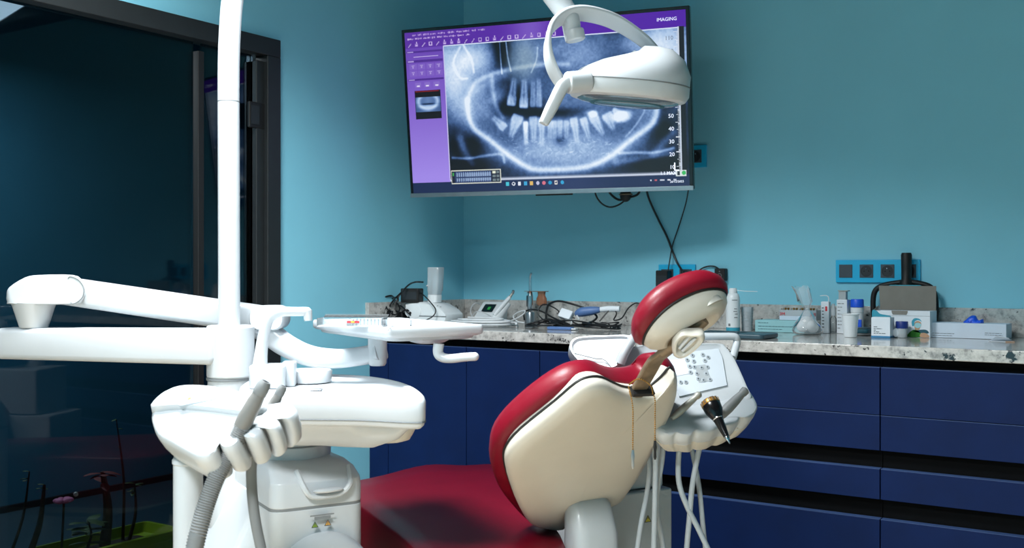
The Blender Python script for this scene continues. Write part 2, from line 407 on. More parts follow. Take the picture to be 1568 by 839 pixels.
# ------------------------------------------------------------------ television
def tv():
    k = .89; yaw, tilt = .2409, .1345
    c = CAM + (V((.44413, -.06154, 1.8029))-CAM)*k
    W, H = 1.235*k, .715*k
    ex = V((math.cos(yaw), math.sin(yaw), 0)); n = V((math.sin(yaw), -math.cos(yaw), 0))
    ez = UP*math.cos(tilt)+n*math.sin(tilt); ny = ex.cross(ez)*-1
    if ny.dot(n) < 0: ny = -ny
    fr = Fr(c, ex, ez, ny)           # x right, y up, z towards the viewer
    t = thing('television', 'large flat television on the corner wall showing a dental x-ray', 'television', c-ez*H/2)
    b = MB(); b.box(fr, -W/2, W/2, -H/2, H/2, -.03, 0); bz = b.build('bezel', 'black_gloss', t, .003)
    b = MB(); b.box(fr, -W*.36, W*.36, -H*.4, H*.25, -.06, -.03); b.build('back_housing', 'black', t, .006)
    b = MB(); b.box(fr, -W/2, W/2, -H/2-.002, -H/2+.014, .0005, .004); b.build('chin', 'steel', t, .001)
    b = MB(); b.box(fr, -.04, .10, -H/2-.008, -H/2, -.02, -.004); b.build('sensor_bar', 'black', t)
    # wall bracket
    b = MB(); pc = fr(0, 0, -.06)
    b.box(fr, -.15, .15, -.12, .12, -.075, -.058); b.tube([fr(0, 0, -.07), V((.30, -.16, c.z-.02)), V((.10, -.02, c.z-.02))], .018, 8, 1)
    b.box(WF, .04, .16, -.014, -.001, c.z-.14, c.z+.10); b.build('wall_bracket', 'black', t)
    # screen picture: colours on a dense grid
    GW, GH = 600, 340
    u, v = np.meshgrid((np.arange(GW)+.5)/GW, (np.arange(GH)+.5)/GH)
    src = np.array([[613, 48], [1058, 7], [1060, 290], [630, 301]], float); dst = np.array([[0, 0], [1, 0], [1, 1], [0, 1]], float)
    A = []; B = []
    for (x, y), (X, Y) in zip(src, dst):
        A += [[x, y, 1, 0, 0, 0, -X*x, -X*y], [0, 0, 0, x, y, 1, -Y*x, -Y*y]]; B += [X, Y]
    hm = np.append(np.linalg.solve(np.array(A), np.array(B)), 1).reshape(3, 3)
    def T(x, y): q = hm @ np.array([x, y, 1.]); return q[0]/q[2], q[1]/q[2]
    asp = W/H; U_ = u*asp; V_ = v
    def seg_d(pts):
        d = np.full(u.shape, 9.)
        pts = [T(*p) for p in pts]; 
        for (a, bq), (c_, e) in zip(pts[:-1], pts[1:]):
            a, c2 = a*asp, c_*asp; L2 = (c2-a)**2+(e-bq)**2+1e-12
            tt = np.clip(((U_-a)*(c2-a)+(V_-bq)*(e-bq))/L2, 0, 1)
            d = np.minimum(d, np.hypot(U_-a-tt*(c2-a), V_-bq-tt*(e-bq)))
        return d
    def crv(pts, res=8): return [(p.x, p.y) for p in smooth([V((a, bq, 0)) for a, bq in pts], res)]
    def px(k): return k/283.
    I = np.zeros(u.shape)
    def line(pts, wd, amp, sm=True):
        nonlocal I; I += amp*np.exp(-(seg_d(crv(pts) if sm else pts)/px(wd))**2)
    def blob(x, y, rx, ry, amp, rot=0., p=1.):
        nonlocal I; a, bq = T(x, y); dx, dy = U_-a*asp, V_-bq; c_, s_ = math.cos(rot), math.sin(rot)
        xx, yy = (dx*c_+dy*s_)/px(rx), (-dx*s_+dy*c_)/px(ry); I += amp*np.exp(-((xx*xx+yy*yy)**p))
    rs = np.random.RandomState(3)
    def noise(n):
        g = rs.rand(n, int(n*1.8)); yy = v*(n-1.001); xx = u*(int(n*1.8)-1.001); y0 = yy.astype(int); x0 = xx.astype(int); fy = yy-y0; fx = xx-x0
        fy = fy*fy*(3-2*fy); fx = fx*fx*(3-2*fx)
        return (g[y0, x0]*(1-fx)+g[y0, x0+1]*fx)*(1-fy)+(g[y0+1, x0]*(1-fx)+g[y0+1, x0+1]*fx)*fy
    nz = noise(8)*.5+noise(18)*.3+noise(50)*.2
    I += .13+.10*(nz-.5)
    # soft tissue and skull base
    blob(690, 105, 46, 56, .62); blob(700, 160, 26, 45, .25); blob(735, 85, 30, 26, .35); blob(710, 90, 16, 14, .2)
    blob(1030, 75, 38, 55, .62); blob(985, 60, 40, 22, .3); blob(1040, 120, 22, 30, .25)
    blob(860, 75, 70, 40, .22); blob(800, 85, 26, 40, .30); blob(900, 80, 40, 40, .18)
    blob(870, 190, 150, 75, .24, 0, 2.); blob(860, 235, 105, 26, .26, 0, 1.5)
    blob(735, 165, 22, 36, .20); blob(760, 145, 16, 18, .16); blob(1000, 165, 22, 36, .2)
    for x, y, rx, ry, a in ((765, 75, 18, 34, -.28), (790, 155, 26, 22, -.30), (770, 168, 18, 12, -.2), (840, 175, 60, 9, -.30), (820, 160, 22, 12, -.2), (720, 225, 20, 30, -.16), (700, 262, 45, 14, -.2), (1010, 200, 26, 20, -.2), (1005, 255, 40, 14, -.22), (1020, 165, 14, 30, -.15), (858, 218, 12, 10, -.28), (693, 220, 10, 26, -.15), (705, 150, 10, 14, -.1)): blob(x, y, rx, ry, a)
    # bones
    line([(712, 155), (714, 178), (724, 200), (748, 218), (775, 240), (803, 258), (825, 264), (880, 262), (912, 255), (940, 240), (962, 222), (985, 205), (1003, 190), (1010, 170), (1008, 150)], 4.5, .42)
    line([(712, 155), (714, 178), (724, 200), (748, 218), (775, 240), (803, 258), (825, 264), (880, 262), (912, 255), (940, 240), (962, 222), (985, 205), (1003, 190)], 12, .16)
    line([(712, 155), (722, 130), (745, 115), (780, 105), (830, 97), (870, 97)], 4, .26)
    line([(750, 118), (752, 140), (758, 165), (768, 182)], 4, .20); line([(725, 140), (745, 125), (768, 112)], 9, .16)
    line([(705, 66), (718, 90), (722, 110)], 2, .25); line([(762, 60), (764, 90), (766, 112)], 1.3, .35); line([(772, 60), (775, 85), (780, 108)], 1.3, .4); line([(822, 70), (820, 90), (812, 110)], 1.3, .25)
    line([(690, 245), (715, 246), (740, 242), (765, 240), (770, 252)], 2.5, .26); line([(700, 215), (712, 240), (720, 255)], 8, .2)
    line([(950, 238), (980, 237), (1005, 237), (1035, 230)], 2.5, .28); line([(945, 252), (980, 247), (1030, 238)], 6, .16); line([(1005, 240), (1020, 222), (1035, 205)], 7, .16)
    line([(700, 70), (690, 95), (700, 118), (712, 120)], 2.2, .22); line([(985, 150), (990, 170), (975, 195), (960, 212)], 1.6, .16)
    # teeth
    def tooth(x0, y0, x1, y1, w0, w1, amp):
        nonlocal I; a = T(x0, y0); bq = T(x1, y1); ax, ay, bx, by = a[0]*asp, a[1], bq[0]*asp, bq[1]
        L = math.hypot(bx-ax, by-ay); tt = ((U_-ax)*(bx-ax)+(V_-ay)*(by-ay))/(L*L); dd = ((U_-ax)*-(by-ay)+(V_-ay)*(bx-ax))/L
        tc_ = np.clip(tt, 0, 1)
        wd = np.where(tc_ < .34, px(w0)*np.sqrt(np.clip(1-((tc_-.17)/.30)**2*.45, 0, 1)), px(w0)*.86*(1-(tc_-.34)/.66)+px(w1)*.55*(tc_-.34)/.66)
        m_ = 1/(1+np.exp((np.abs(dd)-wd)/px(.75)))/(1+np.exp(-(tt)*L/px(.9)))/(1+np.exp((tt-1)*L/px(1.4)))
        core = np.exp(-(dd/px(1.1))**2)*np.clip((tt-.15)*3, 0, 1)
        I += amp*m_*(.60+.45*np.clip(1.25-tt*1.6, 0, 1)+.22*(np.abs(dd)/np.maximum(wd, 1e-4))**2-.22*core)
        I += .10*amp*np.exp(-((np.abs(dd)-wd-px(1.6))/px(1.))**2)*(tt > .3)*(tt < 1.02)
    for q in ((781, 163, 785, 120, 8, 4, .40), (800, 166, 801, 122, 8, 5, .42), (814, 165, 815, 124, 5, 3, .34), (824, 165, 824, 120, 5, 3, .36), (779, 164, 780, 147, 7, 6, .22), (800, 167, 800, 150, 7, 6, .22)): tooth(*q)
    for q in ((771, 199, 752, 181, 7, 5, .38), (792, 178, 780, 212, 10, 5, .40), (815, 180, 816, 220, 7, 4, .36), (828, 182, 828, 226, 6, 3, .38), (841, 187, 841, 215, 4.5, 3, .34), (848, 187, 849, 215, 4, 2.5, .34), (857, 186, 857, 215, 4.5, 2.5, .36), (867, 186, 867, 216, 4.5, 2.5, .34), (878, 182, 884, 222, 6.5, 3.5, .42), (893, 182, 902, 214, 6, 3.5, .4), (908, 178, 924, 208, 8, 4, .42), (930, 175, 941, 200, 9, 4.5, .42), (952, 170, 945, 188, 12, 5, .45)): tooth(*q)
    tooth(803, 189, 804, 224, 3.2, 3.2, .75); tooth(803, 188, 803, 200, 4, 2.6, .4)
    blob(908, 176, 8, 5, .6, -.2, 2); blob(955, 180, 15, 9, .65, -.2, 2); blob(905, 174, 9, 4, .3)
    I += (.09*(noise(110)-.5)+.06*(noise(60)-.5))*np.clip(I*2, 0, 1)
    for q in range(60):
        x, y = rs.uniform(765, 940), rs.uniform(214, 242); line([(x, y), (x+rs.uniform(-7, 7), y+rs.uniform(-4, 4))], .8, .10, False)
    I = np.clip((I-.06)*1.34+.05*(nz-.5), 0, 1.15)
    st = np.array([0, .12, .3, .5, .75, 1.15]); cs = np.array([(8, 11, 20), (20, 32, 58), (58, 86, 134), (112, 142, 190), (166, 192, 226), (228, 238, 250)], float)
    img = np.stack([np.interp(I, st, cs[:, k]) for k in range(3)], -1)
    # faint green tint on the upper sinus
    a, bq = T(795, 90); g = np.exp(-(((U_-a*asp)/px(30))**2+((V_-bq)/px(34))**2)**2)[..., None]; img = img*(1-.35*g)+np.array((106, 128, 128))*.35*g
    def rect(u0, v0, u1, v1, c_): 
        k_ = (u >= u0) & (u < u1) & (v >= v0) & (v < v1); img[k_] = c_
    XL, XT, XB, XRr = .147, .098, .925, .972
    gl = np.clip((v-.1)/.8, 0, 1)[..., None]
    pur = np.array((104, 66, 176))*(1-gl)+np.array((158, 134, 228))*gl
    k_ = (u < XL) & (v < XB+.02); img[k_] = pur[k_]
    tb = np.array((88, 44, 158))*(1-u[..., None])+np.array((76, 12, 160))*u[..., None]
    a = np.exp(-((u-.47)/.07)**2)[..., None]; tb = tb*(1-.5*a)+np.array((150, 130, 214))*.5*a
    k_ = (v < XT); img[k_] = tb[k_]
    # toolbar glyphs
    rr = np.random.RandomState(5)
    for row, y0, hh, ux0, ux1, c_ in ((0, .012, .012, .03, .29, (178, 150, 214)), (1, .034, .012, .01, .255, (190, 165, 222))):
        x = ux0
        while x < ux1:
            wd = rr.uniform(.010, .028); nseg = max(2, int(wd/.0035))
            for q in range(nseg): rect(x+q*wd/nseg, y0+rr.uniform(0, .004), x+(q+.72)*wd/nseg, y0+hh-rr.uniform(0, .003), c_)
            x += wd+rr.uniform(.004, .01)
    x = .012
    while x < .56:
        cw = .012; cc = (198, 178, 228); k2 = rr.randint(3)
        if k2 == 0:
            rect(x, .064, x+cw, .068, cc); rect(x, .064, x+.0025, .086, cc); rect(x+cw-.0025, .064, x+cw, .086, cc); rect(x, .083, x+cw, .087, cc)
        elif k2 == 1:
            rect(x+.004, .060, x+.008, .072, cc); rect(x, .072, x+cw, .088, (150, 120, 200)); rect(x+.002, .080, x+cw-.002, .086, cc)
        else:
            for q in range(4): rect(x+q*.003, .084-q*.005, x+q*.003+.003, .090-q*.005, cc)
        x += .0268
    for y0 in (.115, .172, .285): rect(.004, y0, XL-.006, y0+.012, (76, 40, 140)); rect(.006, y0+.002, .03, y0+.009, (170, 150, 215))
    rect(.03, .150, .125, .154, (214, 200, 240))
    for i_ in range(4):
        for j_ in range(2):
            x0, y0 = .012+i_*.033, .195+j_*.04; rect(x0, y0, x0+.029, y0+.035, (124, 92, 190)); rect(x0+.008, y0+.008, x0+.02, y0+.011, (190, 172, 226)); rect(x0+.012, y0+.014, x0+.017, y0+.026, (170, 150, 216))
    for i_ in range(3): rect(.03+i_*.036, .308, .053+i_*.036, .338, (132, 104, 196)); rect(.036+i_*.036, .326, .048+i_*.036, .334, (222, 214, 244))
    rect(.026, .36, .127, .535, (16, 14, 20)); rect(.03, .362, .12, .367, (130, 20, 30))
    # thumbnail
    k_ = (u > .028) & (u < .125) & (v > .40) & (v < .49)
    tu, tv_ = (u-.028)/.097, (v-.40)/.09
    th = .45+.4*np.exp(-((np.hypot((tu-.5)*1.0, (tv_-.3)*.75)-.38)/.08)**2)-.35*np.exp(-((tu-.5)/.3)**2-((tv_-.48)/.06)**2)+.3*np.exp(-((tu-.5)/.3)**2-((tv_-.66)/.1)**2)-.3*np.abs(tu-.5)
    thc = np.stack([np.interp(th, st, cs[:, k]) for k in range(3)], -1); img[k_] = thc[k_]
    # white border, ruler strip, taskbar
    rect(XL, XT-.004, XRr, XT+.003, (214, 224, 244)); rect(XL-.002, XT, XL+.001, XB, (200, 196, 236))
    rect(XRr, XT-.006, XRr+.004, XB, (196, 206, 222)); rect(XRr+.004, XT-.006, .993, XB+.02, (14, 14, 22))
    q = 0; y0 = XT+.02
    while y0 < XB-.01:
        rect(XRr-(.014 if q % 10 == 0 else (.010 if q % 5 == 0 else .006)), y0, XRr, y0+.0035, (222, 228, 240)); y0 += .0085; q += 1
    bw = np.clip(1-np.abs(v-XB)/.016, 0, 1)[..., None]; k_ = (u > XL) & (u < .985) & (v > XB-.02) & (v < XB+.008)
    img[k_] = (img*(1-bw)+np.array((214, 222, 240))*bw)[k_]
    rect(0, XB+.008, 1, 1, (20, 36, 76)); 
    a = np.exp(-((u-.60)/.12)**2)[..., None]; k_ = v > XB+.008; img[k_] = (img*(1-.25*a)+np.array((90, 100, 150))*.25*a)[k_]
    for i_, c_ in enumerate(((70, 190, 210), (220, 226, 236), (225, 230, 240), (60, 160, 210), (220, 180, 100), (190, 190, 220), (210, 110, 130), (40, 150, 200), (232, 226, 220), (50, 160, 210))):
        x0 = .357+i_*.0222; 
        if i_ in (0, 2, 3, 4, 8): rect(x0, .945, x0+.011, .967, c_)
        else:
            k_ = np.hypot((u-x0-.006)*asp, v-.956) < .011; img[k_] = c_
        if i_ in (1, 8): 
            k_ = np.hypot((u-x0-.006)*asp, v-.955) < .006; img[k_] = (24, 40, 80)
    # tooth chart window
    c0 = T(684, 262); c1 = T(766, 283); u0, v0, u1, v1 = XL+.004, .862, .340, .948
    rect(u0, v0, u1, v1, (214, 216, 204)); rect(u0+.003, v0+.006, u1-.003, v1-.006, (24, 30, 52)); rect(u0+.014, v0+.008, u1-.036, v1-.008, (40, 56, 98))
    rect(u0+.006, v0+.014, u0+.011, v0+.034, (60, 170, 80))
    for i_ in range(16):
        x0 = u0+.020+i_*.0083; rect(x0, v0+.018, x0+.0056, v0+.040, (142, 164, 200)); rect(x0+.001, v0+.012, x0+.0045, v0+.018, (110, 132, 176)); rect(x0, v0+.050, x0+.0056, v0+.066, (142, 164, 200)); rect(x0+.001, v0+.066, x0+.0045, v0+.074, (110, 132, 176))
    for i_ in range(2):
        for j_ in range(3): rect(u1-.031+i_*.014, v0+.012+j_*.024, u1-.020+i_*.014, v0+.026+j_*.024, (226, 230, 210) if (i_, j_) == (0, 0) else (110, 124, 130))
    # status badges bottom right
    rect(.955, .905, .990, .940, (214, 222, 224)); k_ = np.hypot((u-.982)*asp, v-.922) < .012; img[k_] = (50, 180, 90)
    rect(.960, .912, .968, .935, (30, 40, 50))
    x = .868
    for wd, c_ in ((.006, (200, 205, 220)), (.008, (190, 90, 100)), (.014, (190, 196, 210)), (.010, (210, 214, 226)), (.010, (190, 196, 214))): rect(x, .955, x+wd, .965, c_); x += wd+.010
    img /= 255.; img = np.where(img <= .04045, img/12.92, ((img+.055)/1.055)**2.4)
    mx, my = W*.488, H*.480
    xx = np.linspace(-mx, mx, GW+1); yy = np.linspace(my, -my, GH+1)
    M2 = Matrix((ex, ez, ny)).transposed()
    l0 = c-world_loc(t)
    gx, gy = np.meshgrid(xx, yy); co = gx[..., None]*np.array(ex)+gy[..., None]*np.array(ez)+np.array(ny)*.0012+np.array(l0)
    idx = np.arange((GW+1)*(GH+1)).reshape(GH+1, GW+1)
    fs = np.stack([idx[1:, :-1], idx[1:, 1:], idx[:-1, 1:], idx[:-1, :-1]], -1).reshape(-1, 4)
    me = bpy.data.meshes.new('screen'); nv = co.size//3; nf = len(fs)
    me.vertices.add(nv); me.vertices.foreach_set('co', co.ravel()); me.loops.add(nf*4); me.loops.foreach_set('vertex_index', fs.ravel().astype(np.int32))
    me.polygons.add(nf); me.polygons.foreach_set('loop_start', (np.arange(nf)*4).astype(np.int32)); me.update(calc_edges=True)
    at = me.color_attributes.new('picture', 'FLOAT_COLOR', 'CORNER')
    colr = np.concatenate([img.reshape(-1, 3), np.ones((nf, 1))], 1); at.data.foreach_set('color', np.repeat(colr, 4, 0).ravel().astype(np.float32))
    m = bpy.data.materials.new('screen_picture'); m.use_nodes = True; nt = m.node_tree; bs = nt.nodes['Principled BSDF']
    an = nt.nodes.new('ShaderNodeVertexColor'); an.layer_name = 'picture'; nt.links.new(an.outputs[0], bs.inputs['Emission Color'])
    bs.inputs['Emission Strength'].default_value = .92; bs.inputs['Base Color'].default_value = (.01, .01, .012, 1); bs.inputs['Roughness'].default_value = .3
    me.materials.append(m); so = bpy.data.objects.new('screen', me); COL.objects.link(so); so.parent = t
    def at_uv(uu, vv): return Fr(fr((uu*2-1)*mx, (1-vv*2)*my, .0018), ex, ez, ny)
    for i_, s_ in enumerate(('110', '100', '90', '80', '70', '60', '50', '40', '30', '20', '10')):
        text(s_, at_uv(.944, .153+i_*.0735), .020, 'screen_text' if i_ > 2 else 'screen_text_dark', so, .0001)
    text('L', at_uv(.957, .888), .042, 'screen_text', so, .0001); text('IMAGING', at_uv(.938, .047), .017, 'screen_text', so, .0001)
    text('26/12/2023', at_uv(.958, .972), .011, 'screen_text', so, .0001)
    text('1.1 MAX', at_uv(.93, .922), .016, 'screen_text', so, .0001)
    return fr, W, H
TVF, TVW, TVH = tv()

# ------------------------------------------------------------------ dental chair (axis: head end towards the camera, foot end away)
HD = cv(.5, -.866); WD = cv(.866, .5)            # head-ward, patient's left-to-right in the picture
def chair():
    t = thing('dental_chair', 'dental chair with burgundy vinyl upholstery and cream back shell', 'dental chair', V((P(760, 700, 2.75).x, P(760, 700, 2.75).y, 0)))
    th = math.radians(45); nb = HD*math.sin(th)-UP*math.cos(th)      # outward normal of the back shell
    p0 = P(985, 590, 2.35)
    def o(px, py, k=0.): return onpl(px, py, p0, nb)+nb*k
    shell = [(774, 712), (778, 690), (800, 664), (852, 622), (885, 594), (905, 585), (925, 585), (945, 594), (962, 600), (994, 601), (1018, 584), (1031, 570), (1036, 583), (1031, 612), (1019, 640), (1001, 678), (980, 718), (957, 752), (942, 768), (905, 781), (868, 794), (856, 808), (836, 807), (812, 800), (797, 778), (784, 748)]
    base = smooth([o(*q) for q in shell], 3, True)
    cen = sum(base, V())/len(base)
    def ring(k, off): return [cen+(p-cen)*k+nb*off for p in base]
    b = MB(); b.loft([ring(.90, -.050), ring(.955, -.030), ring(.99, -.014), ring(1.003, 0), ring(.985, .010), ring(.95, .017), ring(.85, .022), ring(.6, .026), ring(.3, .028), ring(.05, .028)])
    b.build('back_shell', 'cream', t, angle=70)
    cush = [(754, 712), (757, 680), (778, 648), (820, 610), (862, 582), (893, 571), (915, 571), (940, 580), (965, 583), (992, 578), (1006, 563), (1020, 557), (1033, 563), (1036, 585), (1030, 612), (1018, 640), (1000, 678), (978, 716), (955, 748), (935, 765), (880, 785), (850, 800), (812, 797), (786, 775), (764, 745)]
    base2 = smooth([onpl(x, y, p0-nb*.045, nb) for x, y in cush], 3, True); c2 = sum(base2, V())/len(base2)
    def r2(k, off): return [c2+(p-c2)*k+nb*off for p in base2]
    b = MB(); b.loft([r2(.93, .018), r2(.985, .010), r2(1.0, -.005), r2(.995, -.025), r2(.96, -.045), r2(.88, -.06), r2(.6, -.052), r2(.3, -.05), r2(.05, -.05)])
    b.build('back_cushion', 'red_vinyl', t, angle=80)
    b = MB(); q1 = ring(.99, -.016); b.tube(q1, .0034, 6, 1, closed=True); b.build('piping', 'black', t)
    # support under the back shell
    b = MB(); s0 = P(905, 785, 2.62); s1 = P(905, 900, 2.62)
    def sr(c, wx, wy): return [c+WD*x+HD*y for x, y in rrect(wx, wy, .03, 4)]
    b.loft([sr(s0+UP*.045-HD*.03, .09, .04), sr(s0+UP*.02-HD*.015, .12, .07), sr(s0-UP*.05, .128, .09), sr(s1, .135, .10), sr(V((s1.x, s1.y, .12))-HD*.06, .15, .2)])
    b.build('back_bracket', 'white', t, angle=50)
    # seat
    z = .45
    A = onz(512, 746, z); B = onz(652, 711, z); C = onz(772, 712, z); D = onz(676, 866, z); E = D+WD*.34
    A2 = A+HD*.1
    pts = [A, A.lerp(B, .5)+FW*.01, B, B.lerp(C, .5), C, C.lerp(E, .4), E, E.lerp(D, .5), D, D.lerp(A, .35), D.lerp(A, .7)]
    ol = smooth([p.copy() for p in pts], 4, True); c3 = sum(ol, V())/len(ol)
    def r3(k, dz, crown=0.): return [c3+(p-c3)*k+UP*dz for p in ol]
    b = MB(); b.loft([r3(.95, -.185), r3(.985, -.17), r3(1., -.12), r3(1.0, -.016), r3(.993, -.005), r3(.980, 0), r3(.7, .003), r3(.3, .006), r3(.05, .006)])
    b.build('seat_cushion', 'red_vinyl', t, angle=80)
    b = MB(); b.loft([r3(.70, -.22), r3(.78, -.21), r3(.80, -.175), r3(.78, -.17)]); b.build('seat_pan', 'cream', t, angle=60)
    # leg rest sloping down past the foot end
    m0 = (A+C)/2+HD*.18; b = MB()
    def lr(c, wx, wy, ax): return [c+WD*x+ax*y for x, y in rrect(wx, wy, .03, 4)]
    d1 = (-HD*.12-UP*.99).normalized(); up1 = d1.cross(WD); up1 = up1 if up1.z > 0 else -up1
    b.loft([lr(m0+d1*k-up1*.02, wx, .09, up1) for k, wx in ((.06, .36), (.10, .38), (.26, .36), (.33, .30), (.35, .26))]); b.build('leg_rest', 'red_vinyl', t, angle=60)
    # pedestal
    b = MB(); pc = V((c3.x, c3.y, 0))
    b.loft([[pc+WD*x+HD*y+UP*zz for x, y in rrect(wx, wy, .08, 5)] for zz, wx, wy in ((0, .42, .62), (.05, .42, .62), (.07, .36, .5), (.10, .24, .3), (.19, .22, .28), (.21, .3, .36))])
    b.build('pedestal', 'white', t, angle=50)
    # headrest: post, pad, shell, joint
    a0 = P(972, 606, 2.36); a1 = P(1003, 552, 2.27); a2 = P(1022, 536, 2.235)
    b = MB(); b.tube([a0, a0.lerp(a1, .5), a1, a1.lerp(a2, .6), a2], 1, 8, 3, flat=(.037, .012)); b.build('headrest_post', 'bronze', t, .002, angle=50)
    b = MB(); b.box(axfr(P(984, 598, 2.34), a1-a0), -.026, .026, -.012, .012, -.006, .004); b.build('post_slot', 'black', t)
    hc = P(1042, 479, 2.2)
    T_ = cv(-.46, .38, .80).normalized(); L_ = cv(.86, .15, .42); L_ = (L_-T_*L_.dot(T_)).normalized(); D_ = T_.cross(L_)
    hf = Fr(hc, L_, D_, T_)
    def hr(lx, ly, zz, bow=0., cx=0., p=2.7): return [hf(x+cx, y, zz+bow*((x/.11)**2-.35)) for x, y in ell(lx, ly, 40, p=p)]
    B_ = -.024
    b = MB(); b.loft([hr(.096, .072, -.006, B_), hr(.106, .082, .000, B_), hr(.112, .088, .014, B_), hr(.110, .086, .030, B_), hr(.100, .077, .043, B_), hr(.080, .058, .051, B_), hr(.045, .03, .054, B_), hr(.01, .008, .054, B_)])
    b.build('headrest_cushion', 'red_vinyl', t, angle=80)
    b = MB(); b.tube(hr(.099, .0755, -.005, B_), .0030, 6, 1, closed=True); b.build('headrest_piping', 'black', t)
    b = MB(); b.loft([hr(.099, .075, .0, B_), hr(.098, .074, -.012, B_*.9), hr(.093, .070, -.026, B_*.7), hr(.083, .062, -.038, B_*.4), hr(.068, .050, -.046), hr(.062, .044, -.047), hr(.056, .038, -.041), hr(.03, .02, -.034), hr(.008, .006, -.033)])
    sh = b.build('headrest_shell', 'cream', t, angle=60)
    b = MB(); b.loft([[hf(x+.052, y-.052, -.032+k*.02) for x, y in ell(.024-k*.004, .014-k*.003, 16)] for k in (0, 1)]); b.build('shell_recess', 'pearl', sh)
    # double joint under the headrest
    j0 = P(1012, 540, 2.215); j1 = P(1078, 488, 2.17)
    b = MB(); b.tube([j0, j0.lerp(j1, .45)-UP*.004, j1], [.012, .017, .014], 10, 4); b.build('joint_arm', 'bronze', t)
    kc = P(1051, 524, 2.14); kf = axfr(kc, cv(.35, -.75, -.45), L_)
    b = MB(); ln = (j1-j0).normalized(); pr = ln.cross(cv(.2, -1, -.2)).normalized(); nn = ln.cross(pr); nn = nn if nn.dot(FW) < 0 else -nn
    kf = Fr(kc, ln, pr, nn)
    b.loft([[kf(x*k, y*k, zz) for x, y in sm2([(-.038, .004), (-.030, .020), (.0, .024), (.032, .018), (.040, .004), (.024, -.012), (.010, -.026), (-.012, -.024), (-.028, -.012)], 3)] for k, zz in ((.8, -.022), (1, -.014), (1, .006), (.88, .012), (.75, .012), (.6, .004), (.1, .003))])
    b.build('clamp_knob', 'cream', t, angle=55)
    b = MB()
    for a in (.3, -.6): b.tube([kf(-.018, .004+a*.01, .006), kf(.022, -.002+a*.014, .006)], .0035, 5, 1)
    b.build('knob_rib', 'white', t)
chair()
# bib chain hanging from the headrest post
def bib_chain():
    t = thing('bib_chain', 'thin beaded bib chain with two clips hanging off the chair headrest post', 'bib chain', P(985, 700, 2.30))
    l = smooth([P(1000, 604, 2.315), P(1003, 612, 2.31), P(1003, 640, 2.31), P(1003, 676, 2.31)], 8); r = smooth([P(962, 590, 2.325), P(966, 606, 2.31), P(969, 625, 2.305), P(969, 660, 2.305), P(969, 690, 2.305)], 8)
    top = smooth([P(962, 590, 2.325), P(978, 580, 2.30), P(996, 590, 2.305), P(1000, 604, 2.315)], 6)
    b = MB()
    for path in (l, r, top):
        acc = 0; last = None
        for a, c in zip(path[:-1], path[1:]):
            L = (c-a).length; d = 0
            while acc+L-d >= .0048:
                d += .0048-acc; acc = 0; b.ball(a.lerp(c, d/L), .0021, 6, 4)
            acc += L-d
    o = b.build('beads', 'gold', t); o['kind'] = 'stuff'
    for q, m_ in ((P(969, 690, 2.305), 'steel'), (P(1003, 676, 2.31), 'black')):
        b = MB(); b.loft([[q+RT*x*k-UP*zz+FW*y*k for x, y in rrect(.007, .004, .001, 2)] for zz, k in ((-.002, .7), (.004, .9), (.012, 1.2), (.022, .8), (.034, .9), (.04, .5))]); b.build('clip', m_, t)
bib_chain()

